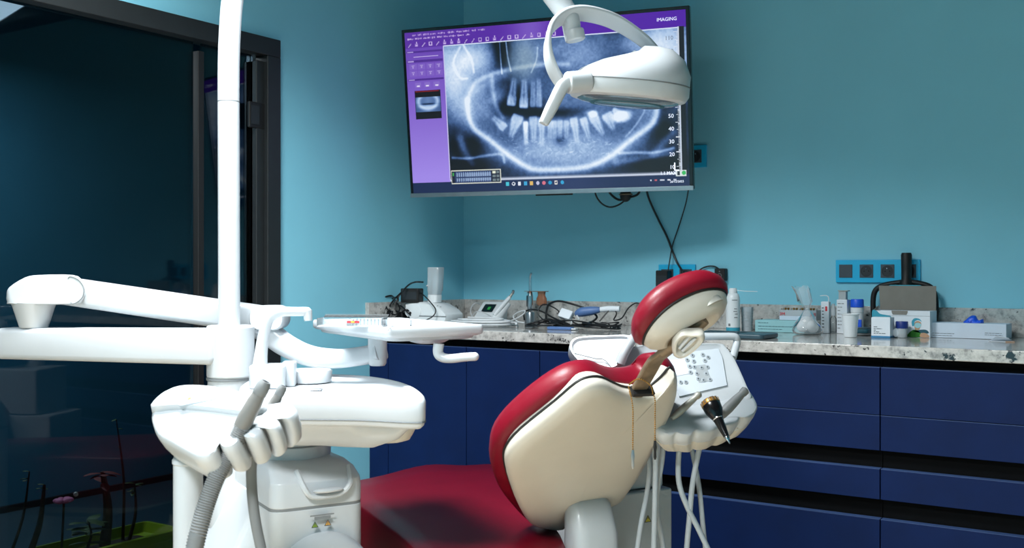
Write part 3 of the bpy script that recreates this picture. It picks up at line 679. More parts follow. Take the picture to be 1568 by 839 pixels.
# ------------------------------------------------------------------ spittoon unit with column
ND = -HD                                         # away from the camera along the chair
def unit():
    corner = P(424, 782, 2.3); UZ = corner.z
    t = thing('dental_unit', 'white dental unit with spittoon and lamp column', 'dental unit', V((corner.x, corner.y, 0))+WD*.1+ND*.25)
    uf = Fr(V((corner.x, corner.y, 0)), WD, ND, UP)       # x right along the front, y away
    def pl_(ring, z): return [uf(x, y, z) for x, y in ring]
    wdt = .196
    # lower cabinet
    b = MB(); ring = rrect(wdt+.02, .52, .03, 5, wdt/2, .26); b.loft([pl_(ring, 0.02), pl_(ring, UZ-.004)]); lo_ = b.build('base_cabinet', 'white', t, .004, angle=50)
    b = MB(); b.loft([pl_(rrect(wdt+.05, .60, .05, 5, wdt/2, .27), 0), pl_(rrect(wdt+.05, .60, .05, 5, wdt/2, .27), .03)]); b.build('foot_plate', 'grey_white', t, .004)
    # flared shoulder plate on the left side
    b = MB(); b.loft([[uf(-.01-k*.16, y, z) for y, z in ((.02+k*.04, 0), (.50, 0), (.50, .62-k*.42), (.10+k*.1, .62-k*.42))] for k in (0, .5, 1)]); b.build('side_skirt', 'white', t, .012, 3)
    # upper cover with sloped crown and handle recess
    tz = UZ+.083
    R0 = rrect(wdt+.02, .52, .03, 5, wdt/2, .26)
    def inset(k, l): return [(wdt/2+(x-wdt/2)*k, .26+(y-.26)*k+l) for x, y in R0]
    b = MB(); b.loft([pl_(R0, UZ), pl_(R0, UZ+.035), pl_(inset(.985, .0), UZ+.055), pl_(inset(.93, .012), UZ+.075), pl_(inset(.84, .022), tz+.004), pl_(inset(.72, .03), tz+.009)])
    b.build('upper_cover', 'white', t, .003, angle=45)
    b = MB(); b.loft([pl_(inset(.996, 0), UZ-.006), pl_(inset(.996, 0), UZ+.002)]); b.build('cover_seam', 'seam', t)
    # raised U shaped lip and handle
    yq = -.006
    b = MB(); u_ = [uf(.055, .030, tz-.006), uf(.060, yq, UZ+.045), uf(.075, yq-.004, UZ+.026), uf(.105, yq-.005, UZ+.022), uf(.145, yq-.004, UZ+.026), uf(.168, yq, UZ+.045), uf(.178, .030, tz-.006)]
    b.tube(u_, .0065, 8, 6); b.build('handle_lip', 'white', t)
    b = MB(); hf_ = Fr(uf(.112, -.012, UZ+.037), WD, ND, UP); b.loft([[hf_(x*k, y*k-.004, zz) for x, y in ell(.036, .012, 24)] for k, zz in ((.3, -.006), (.85, -.004), (1, 0), (.85, .003), (.3, .004))]); b.build('drawer_pull', 'white', t, angle=70)
    # neck collar
    nc = uf(.088, .185, 0)
    nf = Fr(nc, WD, ND, UP); zb = tz
    b = MB(); b.lathe([(.098, zb-.02), (.098, zb+.035)], nf, 40); b.build('neck_lower', 'white', t, .003)
    b = MB(); b.lathe([(.0975, zb+.035), (.0975, zb+.038)], nf, 40); b.build('neck_seam', 'seam', t)
    b = MB(); b.lathe([(.0985, zb+.038), (.0985, zb+.07), (.094, zb+.078)], nf, 40); b.build('neck_upper', 'white', t, .002)
    # large round drum with dial on the front face, at the foot of the picture
    df = Fr(uf(.105, -.004, UZ-.176), WD, UP, -ND)
    b = MB(); b.lathe([(.118, -.01), (.116, .016), (.108, .032), (.090, .042), (.070, .044), (.062, .040), (.060, .030)], df, 48); dd = b.build('round_cover', 'white', t, angle=50)
    b = MB(); b.lathe([(.058, .02), (.052, .048), (.042, .056), (.01, .058)], df, 36); dl = b.build('dial', 'white', t, angle=50)
    b = MB(); b.lathe([(.040, .05), (.037, .066), (.030, .070), (.004, .070)], df, 32); b.build('dial_cap', 'white', dl, angle=50)
    b = MB(); b.loft([[df(.010*x, .010*y+.012, zz) for x, y in ((-1, .8), (1, .8), (0, -1))] for zz in (.070, .0708)]); b.build('dial_mark', 'ink', dl)
    # stickers
    sf = Fr(uf(.100, -.0106, UZ-.024), WD, UP, -ND)
    b = MB(); b.box(sf, -.028, .028, .004, .007, 0, .0006); b.box(sf, -.018, .020, -.004, .003, 0, .0006); b.build('printed_label', 'seam', t)
    tri_sign(Fr(sf(-.017, -.014), WD, UP, -ND), .015, t, 'warning_green'); tri_sign(Fr(sf(.013, -.013), WD, UP, -ND), .015, t, 'warning_orange')
    # spittoon console
    z0 = .862
    top = [(366, 592), (380, 582), (410, 576), (450, 573), (500, 572), (550, 574), (590, 579), (620, 586), (642, 596), (651, 607), (630, 609), (560, 606), (480, 605), (410, 605), (375, 602)]
    ol = smooth([onz(x, y, z0) for x, y in top], 4, True)
    c = sum(ol, V())/len(ol)
    def r(k, z): return [V((c.x+(p.x-c.x)*k, c.y+(p.y-c.y)*k, z)) for p in ol]
    b = MB(); b.loft([r(.965, z0-.066), r(.99, z0-.060), r(1.005, z0-.045), r(1.005, z0-.012), r(.99, z0-.004), r(.965, z0), r(.90, z0), r(.88, z0-.004), r(.5, z0-.005), r(.05, z0-.005)])
    sp = b.build('spittoon_console', 'white', t, angle=60)
    c_ = c+(nc-c)*.0
    def r4(k, z, sh=0.): q = c+(V((nc.x, nc.y, 0))-V((c.x, c.y, 0)))*sh; return [V((q.x+(p.x-c.x)*k, q.y+(p.y-c.y)*k, z)) for p in ol]
    b = MB(); b.loft([r4(.30, z0-.135, .55), r4(.46, z0-.131, .45), r4(.66, z0-.122, .32), r4(.82, z0-.095, .14), r4(.90, z0-.066, .05), r4(.88, z0-.058, .05)]); b.build('console_underside', 'white', t, angle=60)
    b = MB(); e0 = P(595, 664, 2.35); b.loft([[e0+RT*x+FW*y+UP*zz for x, y in rrect(wx, .12, .03, 4)] for zz, wx in ((-.012, .07), (-.008, .10), (.02, .13), (.03, .13))]); b.build('console_pod', 'cream', t, angle=50)
    b = MB(); b.tube(r(1.004, z0-.052), .0014, 5, 1, closed=True); b.build('console_seam', 'seam', sp)
    # bowl
    bc = onz(474, 575, z0+.012); bf = Fr(bc, RT, FW, UP)
    b = MB(); b.lathe([(.046, -.016), (.052, -.014), (.0535, .012), (.0505, .014), (.048, .010), (.044, -.002), (.02, -.007), (.003, -.007)], bf, 40, (True, True)); b.build('spittoon_bowl', 'white', t, angle=60)
    b = MB(); q = onz(484, 595, z0); b.box(Fr(q, RT, FW, UP), -.012, .014, -.012, .012, -.004, -.0005); b.build('drain_grate', 'steel', t, .002)
    # cup filler block and faucet
    kc = onz(411, 590, z0); kf = yawfr(V((kc.x, kc.y, z0-.004)), YAW+.1)
    b = MB(); b.prism(rrect(.078, .085, .012, 4), kf, 0, .052, .005); b.build('cup_filler_block', 'white', t, angle=50)
    b = MB(); b.prism(rrect(.03, .05, .008, 4, .044, .03), kf, 0, .056, .004); b.build('filler_step', 'white', t, angle=50)
    Zk = (kc-CAM).dot(FW)+.01
    pts = [P(398, 560, Zk), P(401, 530, Zk), P(407, 500, Zk), P(414, 486, Zk), P(428, 478, Zk), P(450, 477, Zk), P(470, 477, Zk)]
    b = MB(); b.tube(pts, [.0175, .0145, .0130, .0125, .0115, .0110, .0105, .0105], 14, 5); b.ball(P(470, 477, Zk), .0106, 12, 8); b.tube([P(471, 475, Zk), P(472, 491, Zk)], [.0105, .0095], 12, 1); b.build('faucet', 'white', t, angle=50)
    # column collars and lamp pole
    PZ = 2.6
    def cyl(name, y0, y1, x0, x1, m, bev=.003, par=t, k=1.):
        a, b_ = P((x0+x1)/2, y1, PZ), P((x0+x1)/2, y0, PZ); rr_ = (x1-x0)/2/FPX*PZ
        b = MB(); b.lathe([(rr_*k, a.z), (rr_, b_.z)], Fr(V((a.x, a.y, 0)), RT, FW, UP), 36); return b.build(name, m, par, bev)
    cyl('column_collar', 498, 578, 317, 389, 'white', .006, k=.985); cyl('column_sleeve', 580, 640, 319, 386, 'white', .003)
    b = MB(); a = P(352, 579, PZ); b.lathe([(.0565, a.z-.003), (.0565, a.z+.003)], Fr(V((a.x, a.y, 0)), RT, FW, UP), 36); b.build('collar_seam', 'seam', t)
    a = P(352, 640, PZ); b = MB(); b.lathe([(.05, .02), (.05, a.z+.01)], Fr(V((a.x, a.y, 0)), RT, FW, UP), 32); b.build('column_post', 'white', t)
    b = MB(); b.tube([P(351, 500, PZ), P(350.5, 300, PZ), P(350, 157, PZ)], .0265, 24, 1); b.build('pole', 'white', t)
    b = MB(); b.tube([P(350, 157, PZ), P(350, 155, PZ)], .0262, 24, 1); b.build('pole_seam', 'seam', t)
    return PZ
PZ = unit()

# ------------------------------------------------------------------ operating lamp on its arm
def lamp():
    LZ = 2.32
    t = thing('operating_lamp', 'white dental operating lamp with yoke and handle in front of the television', 'operating lamp', P(955, 165, LZ))
    b = MB(); b.tube([P(350, 155, PZ), P(350.3, 100, PZ), P(352, 50, PZ), P(356, 0, PZ), P(366, -45, PZ), P(388, -85, PZ-.01), P(425, -112, PZ-.03), P(480, -126, PZ-.06), P(560, -132, PZ-.1)], [.0265]*5+[.025]*3, 20, 4); b.build('pole_arm', 'white', t)
    b = MB(); q = P(575, -134, PZ-.11); b.lathe([(.034, q.z-.05), (.036, q.z-.04), (.036, q.z+.035), (.030, q.z+.045)], Fr(V((q.x, q.y, 0)), RT, FW, UP), 28); b.build('arm_joint', 'white', t, .003)
    e = P(846, -18, LZ+.02)
    b = MB(); b.tube([q, q.lerp(e, .3)+UP*.02, q.lerp(e, .7)+UP*.01, e], 1, 10, 4, flat=(.045, .05)); b.build('spring_arm', 'white', t)
    b = MB(); b.tube([P(828, -35, LZ), P(848, -8, LZ), P(866, 18, LZ), P(874, 35, LZ), P(876, 50, LZ)], [.026, .0265, .025, .021, .019], 16, 5); b.build('arm_end', 'white', t)
    b = MB(); nk = axfr(P(878, 46, LZ), P(882, 66, LZ)-P(878, 46, LZ)); b.lathe([(.022, 0), (.023, .004), (.0225, .022), (.019, .025)], nk, 24); b.build('swivel_cap', 'white', t, .001)
    # yoke, an arch of flat strap
    yk = [P(862, 132, LZ-.02), P(848, 110, LZ-.035), P(840, 85, LZ-.045), P(839, 60, LZ-.045), P(846, 40, LZ-.035), P(864, 25, LZ-.02), P(890, 20, LZ+.0), P(925, 27, LZ+.03), P(955, 41, LZ+.06), P(985, 62, LZ+.085), P(1003, 80, LZ+.1)]
    cp = smooth(yk, 5); b = MB(); rings = []
    axd = (cp[-1]-cp[0]).normalized(); 
    for i, p in enumerate(cp):
        tg = (cp[min(i+1, len(cp)-1)]-cp[max(i-1, 0)]).normalized(); wv = (cv(.15, -.8, .55)-tg*cv(.15, -.8, .55).dot(tg)).normalized(); nv = tg.cross(wv)
        k = .85+.35*math.sin(math.pi*i/(len(cp)-1))
        rings.append([p+wv*x*k+nv*y for x, y in rrect(.036, .011, .004, 3)])
    b.loft(rings); b.build('yoke', 'white', t, angle=50)
    # head: faceted lens-shaped housing, axis tipped a little to the viewer's right
    ax = cv(.08, -.06, .99).normalized(); lx = cv(.97, .12, .13); lx = (lx-ax*lx.dot(ax)).normalized(); dy = ax.cross(lx)
    hc = P(962, 138, LZ+.02); hf = Fr(hc, lx, dy, ax)
    oct_ = sm2([(-.132, -.015), (-.118, -.07), (-.03, -.105), (.06, -.10), (.118, -.06), (.135, .0), (.11, .07), (.04, .105), (-.05, .105), (-.115, .07), (-.13, .03)], 4)
    def r(k, z, tx=0., ty=0., tilt=0.): return [hf(x*k+tx, y*k+ty, z+x*tilt) for x, y in oct_]
    b = MB(); b.loft([r(.86, -.024), r(.95, -.020), r(1., -.008), r(1., .012)]); b.build('lower_housing', 'white', t, .002, angle=35)
    b = MB(); b.tube(r(1.0, .0125), .0012, 5, 1, closed=True); b.build('housing_seam', 'seam', t)
    b = MB(); b.loft([r(1., .013), r(.985, .030, .002, 0, .06), r(.86, .056, .006, .005, .12), r(.62, .078, .012, .012, .14), r(.36, .088, .018, .016, .12), r(.1, .091, .02, .02, .1)]); b.build('upper_housing', 'white', t, angle=38)
    b = MB(); b.loft([r(.84, -.0245), r(.78, -.028), r(.5, -.034), r(.1, -.036)]); b.build('lens', 'lens_glass', t, angle=60)
    b = MB(); b.loft([r(.62, -.0315), r(.60, -.0335), r(.57, -.0335), r(.55, -.033)]); b.build('lens_ring', 'teal_dark', t)
    b = MB()
    for k in range(5): b.box(Fr(hf(.01+k*.008, .02+k*.002, .0885), lx, dy, ax), -.002, .002, -.012, .012, -.004, .0015)
    b.build('vent_slot', 'grey_white', t)
    # pivot and grip handle on the left
    pv = P(876, 126, LZ-.075)
    b = MB(); b.tube([P(902, 124, LZ-.06), P(868, 127, LZ-.08)], .024, 20, 1); b.build('pivot', 'white', t, .004)
    b = MB(); g0, g1, g2, g3 = P(876, 124, LZ-.08), P(862, 132, LZ-.085), P(848, 158, LZ-.09), P(832, 190, LZ-.095)
    b.tube([g0, g1, g2, g3], [1.0, 1.0, .95, .9, .7], 10, 6, flat=(.030, .028)); b.build('handle', 'white', t, .002, angle=50)
lamp()

# ------------------------------------------------------------------ instrument tray on its folding arm
def tray():
    t = thing('instrument_tray', 'white instrument tray on a jointed arm beside the lamp column', 'instrument tray', P(592, 520, 2.5))
    def boxarm(name, a, b_, w0, h0, w1, h1, m='white'):
        d = (b_-a).normalized(); sd = d.cross(UP).normalized(); u2 = sd.cross(d)
        b = MB(); b.loft([[c+sd*x*k+u2*y*k for x, y in rrect(w_, h_, .014, 4)] for c, w_, h_, k in ((a-d*.012, w0, h0, .8), (a-d*.004, w0, h0, .96), (a, w0, h0, 1), (b_, w1, h1, 1), (b_+d*.004, w1, h1, .96), (b_+d*.012, w1, h1, .8))])
        return b.build(name, m, t, angle=50)
    boxarm('lower_arm', P(330, 530, 2.58), P(12, 525, 2.72), .075, .088, .075, .080)
    kc = P(52, 484, 2.70); kf = Fr(kc, RT, FW, UP)
    b = MB(); b.lathe([(.034, -.030), (.036, -.024), (.050, .022), (.055, .036), (.05, .042)], kf, 32); b.build('knuckle', 'white', t, .003)
    # upper arm: angular head, long beam
    hd = [(10, 452), (14, 440), (38, 425), (60, 421), (112, 421), (126, 430), (131, 446), (126, 460), (112, 466), (20, 466), (11, 462)]
    q0 = 2.66
    b = MB(); ring = sm2(hd, 3)
    def hr(k, dz): 
        c = (72, 445); return [P(c[0]+(x-c[0])*k, c[1]+(y-c[1])*k, q0+dz) for x, y in ring]
    b.loft([hr(.94, -.01), hr(1, 0), hr(1, .085), hr(.94, .095)]); b.build('arm_head', 'white', t, angle=45)
    b = MB(); rg = [P(x, y, q0-.0105) for x, y in sm2([(104, 426), (120, 428), (129, 443), (124, 458), (108, 463)], 4)][:17]; b.tube(rg, .0012, 5, 1); b.build('head_seam', 'seam', t)
    boxarm('upper_arm', P(100, 445, 2.71), P(398, 489, 2.72), .072, .070, .072, .072)
    jf = Fr(P(408, 487, 2.66), RT, FW, UP)
    b = MB(); b.loft([[jf(x*k, y, z*k) for x, z in rrect(.088, .062, .026, 6)] for y, k in ((-.006, .92), (.0, 1), (.08, 1), (.086, .92))]); b.build('elbow', 'white', t, angle=50)
    # S arm down to the tray
    pts = [P(392, 497, 2.70), P(412, 510, 2.70), P(440, 530, 2.69), P(475, 545, 2.67), P(515, 549, 2.64), P(560, 544, 2.60), P(584, 538, 2.575)]
    b = MB(); b.tube(pts, [1.15, 1.1, 1., .95, .9, .85], 10, 6, flat=(.055, .052)); b.build('curved_arm', 'white', t, angle=50)
    p1 = P(578, 545, 2.58); b = MB(); b.loft([[p1+RT*x+FW*y+UP*z for x, y in rrect(w_, w_*.9, .016, 4)] for z, w_ in ((-.024, .036), (-.018, .044), (.0, .046), (.045, .046))]); b.build('tray_post', 'white', t, angle=50)
    # tray plate
    z0 = .975
    f_ = onz(592, 516, z0); 
    e1 = cv(-.522, .853); e2 = cv(.853, .522)
    tf = Fr(V((f_.x, f_.y, 0)), e2, e1, UP)
    Wd, Ln = .255, .47
    b = MB(); b.loft([[tf(x, y, z) for x, y in rrect(Wd-i, Ln-i, .014, 5, Wd/2, Ln/2)] for i, z in ((.02, z0-.004), (.004, z0), (0, z0+.004), (0, z0+.017), (.004, z0+.021), (.020, z0+.021), (.026, z0+.018), (.2, z0+.018))]); b.build('tray_plate', 'white', t, angle=45)
    b = MB(); b.loft([[tf(x, y, z) for x, y in rrect(Wd-i, Ln-i, .03, 5, Wd/2, Ln/2)] for i, z in ((.05, z0-.013), (.028, z0-.010), (.022, z0-.003), (.03, z0-.002))]); b.build('tray_base', 'grey_white', t, angle=45)
    b = MB(); ub = P(655, 530, 2.50); b.loft([[V((ub.x, ub.y, 0))+e2*x+e1*y+UP*z for x, y in rrect(w_, w_, .02, 4)] for z, w_ in ((z0-.024, .05), (z0-.021, .07), (z0-.010, .10))]); b.build('tray_bracket', 'white', t, angle=45)
    # handle
    hz = 2.45
    pts = [P(672, 526, hz), P(671, 540, hz), P(677, 547, hz-.003), P(690, 549, hz-.008), P(710, 547, hz-.014), P(727, 546, hz-.02)]
    b = MB(); b.tube(pts, [.0125, .0122, .011, .0105, .0102], 14, 5); b.ball(pts[-1], .0102, 12, 8); b.build('tray_handle', 'white', t, angle=60)
    return tf, z0+.018
TRF, TRZ = tray()

# ------------------------------------------------------------------ assistant holder in the foreground
def holder():
    p0 = P(340, 640, 1.86); n = cv(-.22, -.52, .82).normalized()
    t = thing('suction_holder', 'white rounded holder for suction handpieces in the left foreground', 'handpiece holder', P(330, 705, 1.84))
    def o(x, y, k=0.): return onpl(x, y, p0, n)+n*k
    top = [(231, 640), (238, 626), (262, 622), (300, 620), (345, 624), (386, 626), (420, 621), (440, 618), (453, 624), (453, 634), (444, 643), (434, 643), (427, 640), (430, 650), (423, 659), (411, 660), (402, 651), (402, 664), (392, 673), (378, 674), (368, 662), (367, 678), (355, 688), (341, 688), (333, 676), (332, 692), (318, 702), (303, 702), (286, 694), (262, 680), (240, 666)]
    ol = smooth([o(x, y) for x, y in top], 3, True); c = sum(ol, V())/len(ol)
    def r(k, z): return [c+(p-c)*k+n*z for p in ol]
    b = MB(); b.loft([r(.84, -.060), r(.92, -.054), r(.975, -.034), r(1., -.010), r(.985, .001), r(.94, .006), r(.5, .009), r(.05, .009)]); b.build('holder_body', 'white', t, angle=55)
    # raised rear console with keypad
    up_ = [(231, 628), (240, 612), (258, 600), (282, 594), (320, 595), (360, 602), (392, 610), (410, 618), (405, 632), (370, 636), (320, 630), (270, 626)]
    p1 = p0+n*.010
    ol2 = smooth([onpl(x, y, p1, n) for x, y in up_], 3, True); c2 = sum(ol2, V())/len(ol2)
    def r2(k, z): return [c2+(p-c2)*k+n*z for p in ol2]
    b = MB(); b.loft([r2(.98, -.03), r2(1, -.006), r2(.97, .006), r2(.90, .010), r2(.4, .011), r2(.05, .011)]); b.build('console_top', 'white', t, angle=55)
    kp = onpl(305, 608, p1+n*.012, n); ex = (RT-n*RT.dot(n)).normalized(); ey = n.cross(ex); kf = Fr(kp, ex, ey, n)
    b = MB(); b.prism(rrect(.075, .030, .008, 4), kf, -.001, .0012); pad = b.build('keypad', 'pale_card', t)
    b = MB(); b.prism(ell(.004, .004, 12, -.018, -.001), kf, .0012, .002); b.build('orange_key', 'warning_orange', pad)
    for i in range(5):
        b = MB(); b.prism(ell(.0035, .0035, 10, -.006+i*.009, -.001+.003*(i % 2)), kf, .0012, .0018); b.build('key', 'grey_white', pad)
    # round cup recess and grip lobes on the edge
    b = MB(); rc = onpl(330, 652, p0+n*.008, n); rf = Fr(rc, ex, ey, n); b.lathe([(.020, .000), (.0195, .002), (.014, .001), (.003, -.001)], rf, 24); b.build('cup_recess', 'grey_white', t)
    # supporting pipe
    a = P(288, 700, 1.90)
    b = MB(); b.lathe([(.026, .02), (.026, a.z-.012), (.028, a.z-.010), (.028, a.z-.004), (.025, a.z), (.025, a.z+.01), (.027, a.z+.012), (.027, a.z+.03)], Fr(V((a.x, a.y, 0)), RT, FW, UP), 28); b.build('support_pipe', 'white', t, angle=40)
    b = MB(); b.lathe([(.09, 0), (.09, .018), (.03, .03)], Fr(V((a.x, a.y, 0)), RT, FW, UP), 28); b.build('pipe_foot', 'grey_white', t, angle=40)
    # suction handpieces with their corrugated hoses
    def suction(label, pts, r0, hose, hr_, ribs):
        s = thing('suction_handpiece', label, 'handpiece', pts[-1], 'suction handpieces in the holder')
        d = (pts[0]-pts[-1]).normalized(); f = axfr(pts[-1], d); L = (pts[0]-pts[-1]).length
        b = MB(); b.lathe([(r0*.95, 0), (r0*1.05, L*.1), (r0*1.0, L*.35), (r0*.95, L*.55), (r0*.80, L*.72)], f, 20); b.build('grip', 'tip_grey', s, angle=50)
        b = MB(); b.lathe([(r0*.84, L*.72), (r0*.88, L*.74), (r0*.82, L*.92), (r0*.66, L*.98), (r0*.62, L)], f, 20); tp = b.build('tip', 'hose_grey', s, angle=50)
        b = MB(); b.lathe([(r0*.42, L*1.0), (r0*.40, L*1.004)], f, 14); b.build('tip_opening', 'black', tp)
        cp = smooth(hose, 10); b = MB()
        if ribs:
            rr_ = []
            n2 = len(cp)*2; fine = smooth(hose, 26); rings = []
            b.tube(fine, [hr_*(1.0 if k % 2 else .88) for k in range(len(fine))], 12, 1)
        else: b.tube(cp, hr_, 12, 1)
        b.build('hose', 'hose_grey', s, angle=70)
    suction('larger grey suction handpiece with ribbed hose in the foreground holder', [P(407, 584, 1.80), P(369, 655, 1.80)], .0145, [P(372, 652, 1.80), P(352, 692, 1.81), P(332, 730, 1.80), P(315, 775, 1.79), P(300, 830, 1.78), P(288, 900, 1.78), P(290, 1000, 1.79)], .0158, True)
    suction('slimmer grey suction handpiece with smooth hose in the foreground holder', [P(434, 591, 1.86), P(408, 640, 1.86)], .0098, [P(412, 632, 1.86), P(396, 668, 1.87), P(387, 690, 1.87), P(385, 735, 1.87), P(390, 790, 1.87), P(402, 850, 1.87), P(420, 930, 1.87)], .0095, False)
holder()

# ------------------------------------------------------------------ delivery unit behind the chair
def delivery():
    Z0 = 2.62
    t = thing('delivery_unit', 'white delivery unit with keypad and handpiece holders behind the headrest', 'delivery unit', V((P(1000, 600, Z0+.1).x, P(1000, 600, Z0+.1).y, 0)))
    n = cv(.14, -.80, .58).normalized(); ex = (RT-n*RT.dot(n)).normalized(); ey = n.cross(ex)
    p0 = P(1070, 580, Z0)
    def o(x, y, k=0.): return onpl(x, y, p0, n)+n*k
    # console body
    body = [(944, 548), (962, 534), (985, 528), (1040, 527), (1100, 526), (1112, 532), (1126, 552), (1144, 592), (1150, 612), (1120, 632), (1060, 645), (1014, 640), (985, 610), (955, 580)]
    ol = smooth([o(x, y) for x, y in body], 3, True); c = sum(ol, V())/len(ol); back = (FW*.9-UP*.35)
    def r(k, z, bk=0.): return [c+(p-c)*k+n*z+back*bk for p in ol]
    b = MB(); b.loft([r(.80, 0, .13), r(.95, 0, .11), r(1, 0, .06), r(1, 0, .006), r(.985, .003), r(.95, .0045), r(.92, .002), r(.4, .002), r(.05, .002)]); b.build('console', 'white', t, angle=50)
    # keypad panel
    pn = [(1012, 546), (1055, 539), (1100, 534), (1106, 548), (1113, 590), (1040, 607), (1028, 580), (1016, 560)]
    q = [onpl(x, y, p0+n*.0045, n) for x, y in pn]; b = MB(); b.loft([[p+n*k for p in q] for k in (-.002, 0, .0012)]); pad = b.build('keypad', 'panel_film', t)
    keys = [(1060, 544), (1076, 543), (1052, 551), (1079, 552), (1056, 561), (1063, 562), (1074, 563), (1083, 562), (1057, 570), (1067, 572), (1081, 572), (1069, 580), (1077, 582), (1087, 581), (1042, 585), (1050, 585), (1084, 547), (1062, 553)]
    kb = None
    grp = [onpl(x, y, p0+n*.0058, n) for x, y in ((1064, 560), (1080, 558), (1090, 583), (1070, 586))]; b = MB(); b.loft([[p+n*k for p in grp] for k in (0, .0006)]); b.build('key_field', 'grey_white', pad)
    for i, (x, y) in enumerate(keys):
        f = Fr(onpl(x, y, p0+n*.0062, n), ex, ey, n); b = MB(); b.lathe([(.0058, -.0004), (.0058, .0008), (.005, .0011)], f, 14); kk = b.build('key', 'hose_pale', pad)
        b = MB(); b.box(f, -.0022, .0022, -.0008, .0008, .0011, .0014); b.box(f, -.0008, .0008, -.0026, .0026, .0011, .0014); b.build('key_symbol', 'ink', kk)
    dsp = [onpl(x, y, p0+n*.0058, n) for x, y in ((1022, 552), (1048, 549), (1056, 572), (1034, 576))]; b = MB(); b.loft([[p+n*k for p in dsp] for k in (0, .0008)]); b.build('display_window', 'white_card', pad)
    # left wing with recessed panel
    wg = [(872, 531), (876, 521), (890, 516), (930, 514), (965, 514), (968, 525), (950, 558), (930, 566), (900, 572), (888, 556), (876, 542)]
    wn = cv(-.35, -.72, .55).normalized(); w0 = P(915, 540, Z0+.02); ow = smooth([onpl(x, y, w0, wn) for x, y in wg], 3, True); wc = sum(ow, V())/len(ow)
    def rw(k, z, bk=0.): return [wc+(p-wc)*k+wn*z+(FW*.8-UP*.2)*bk for p in ow]
    b = MB(); b.loft([rw(.85, 0, .15), rw(.97, 0, .13), rw(1, 0, .06), rw(1, 0, .004), rw(.97, .004), rw(.90, .004), rw(.86, -.004), rw(.4, -.004), rw(.05, -.004)]); b.build('side_wing', 'white', t, angle=45)
    b = MB(); b.tube([onpl(x, y, w0+wn*.005, wn) for x, y in ((880, 541), (912, 549), (924, 550), (934, 560), (942, 574))], .0018, 6, 3); b.build('wing_seam', 'seam', t)
    b = MB(); b.tube([P(949, 556, Z0-.03), P(956, 540, Z0-.03), P(967, 522, Z0-.02), P(973, 514, Z0)], [.0135, .0125, .0115, .011], 12, 4); b.build('wing_grip', 'grey_white', t)
    # top rail
    rz = Z0+.13
    pts = [P(962, 540, rz-.02), P(966, 520, rz), P(980, 515, rz), P(1040, 515, rz), P(1100, 515, rz), P(1120, 515, rz), P(1127, 517, rz), P(1128, 526, rz), P(1122, 548, rz-.03)]
    b = MB(); b.tube(pts, .0098, 12, 5); b.build('rail', 'white', t)
    # handpiece ledge with scalloped underside
    lz = Z0-.07
    lg = [(1004, 612), (1030, 618), (1062, 622), (1100, 616), (1130, 606), (1146, 598), (1158, 614), (1160, 624), (1153, 636), (1142, 641), (1134, 640), (1129, 647), (1117, 653), (1106, 653), (1100, 656), (1090, 661), (1072, 663), (1064, 661), (1056, 667), (1044, 667), (1034, 664), (1028, 666), (1012, 664), (1000, 648)]
    l0 = P(1080, 630, lz); ln = cv(.12, -.55, .82).normalized(); ow2 = smooth([onpl(x, y, l0, ln) for x, y in lg], 3, True); lc_ = sum(ow2, V())/len(ow2)
    def rl(k, z): return [lc_+(p-lc_)*k+ln*z for p in ow2]
    b = MB(); b.loft([rl(.82, -.040), rl(.94, -.034), rl(.99, -.018), rl(1, -.004), rl(.97, .003), rl(.9, .005), rl(.3, .005)]); b.build('handpiece_ledge', 'white', t, angle=50)
    b = MB(); b.loft([rl(.70, -.070), rl(.80, -.064), rl(.90, -.046), rl(.95, -.034), rl(.9, -.032)]); b.build('ledge_tan_shade', 'cream', t, angle=55)  # added lower lip, its cream colour stands in for tan shading under the ledge
    # pedestal box
    pb = P(975, 760, 2.86); pf = Fr(V((pb.x, pb.y, 0)), WD, ND, UP)
    b = MB(); b.box(pf, -.17, .075, -.06, .22, 0, P(975, 745, 2.86).z); b.build('floor_box', 'grey_white', t, .006)
    b = MB(); b.box(pf, -.17, .06, -.04, .16, P(975, 745, 2.86).z+.002, P(985, 640, 2.86).z); b.build('arm_column', 'grey_white', t, .006)
    tri_sign(Fr(onpl(992, 794, pf(0, -.0605), ND), WD, UP, -ND), .020, t, 'warning_yellow')
    ar = pf(.0, .05, P(985, 645, 2.86).z)
    b = MB(); b.tube([ar, ar+UP*.06, P(985, 610, Z0+.12), P(1000, 600, Z0+.1)], .03, 12, 4); b.build('arm', 'white', t)
    return l0, ln, ex
DL0, DLN, DEX = delivery()
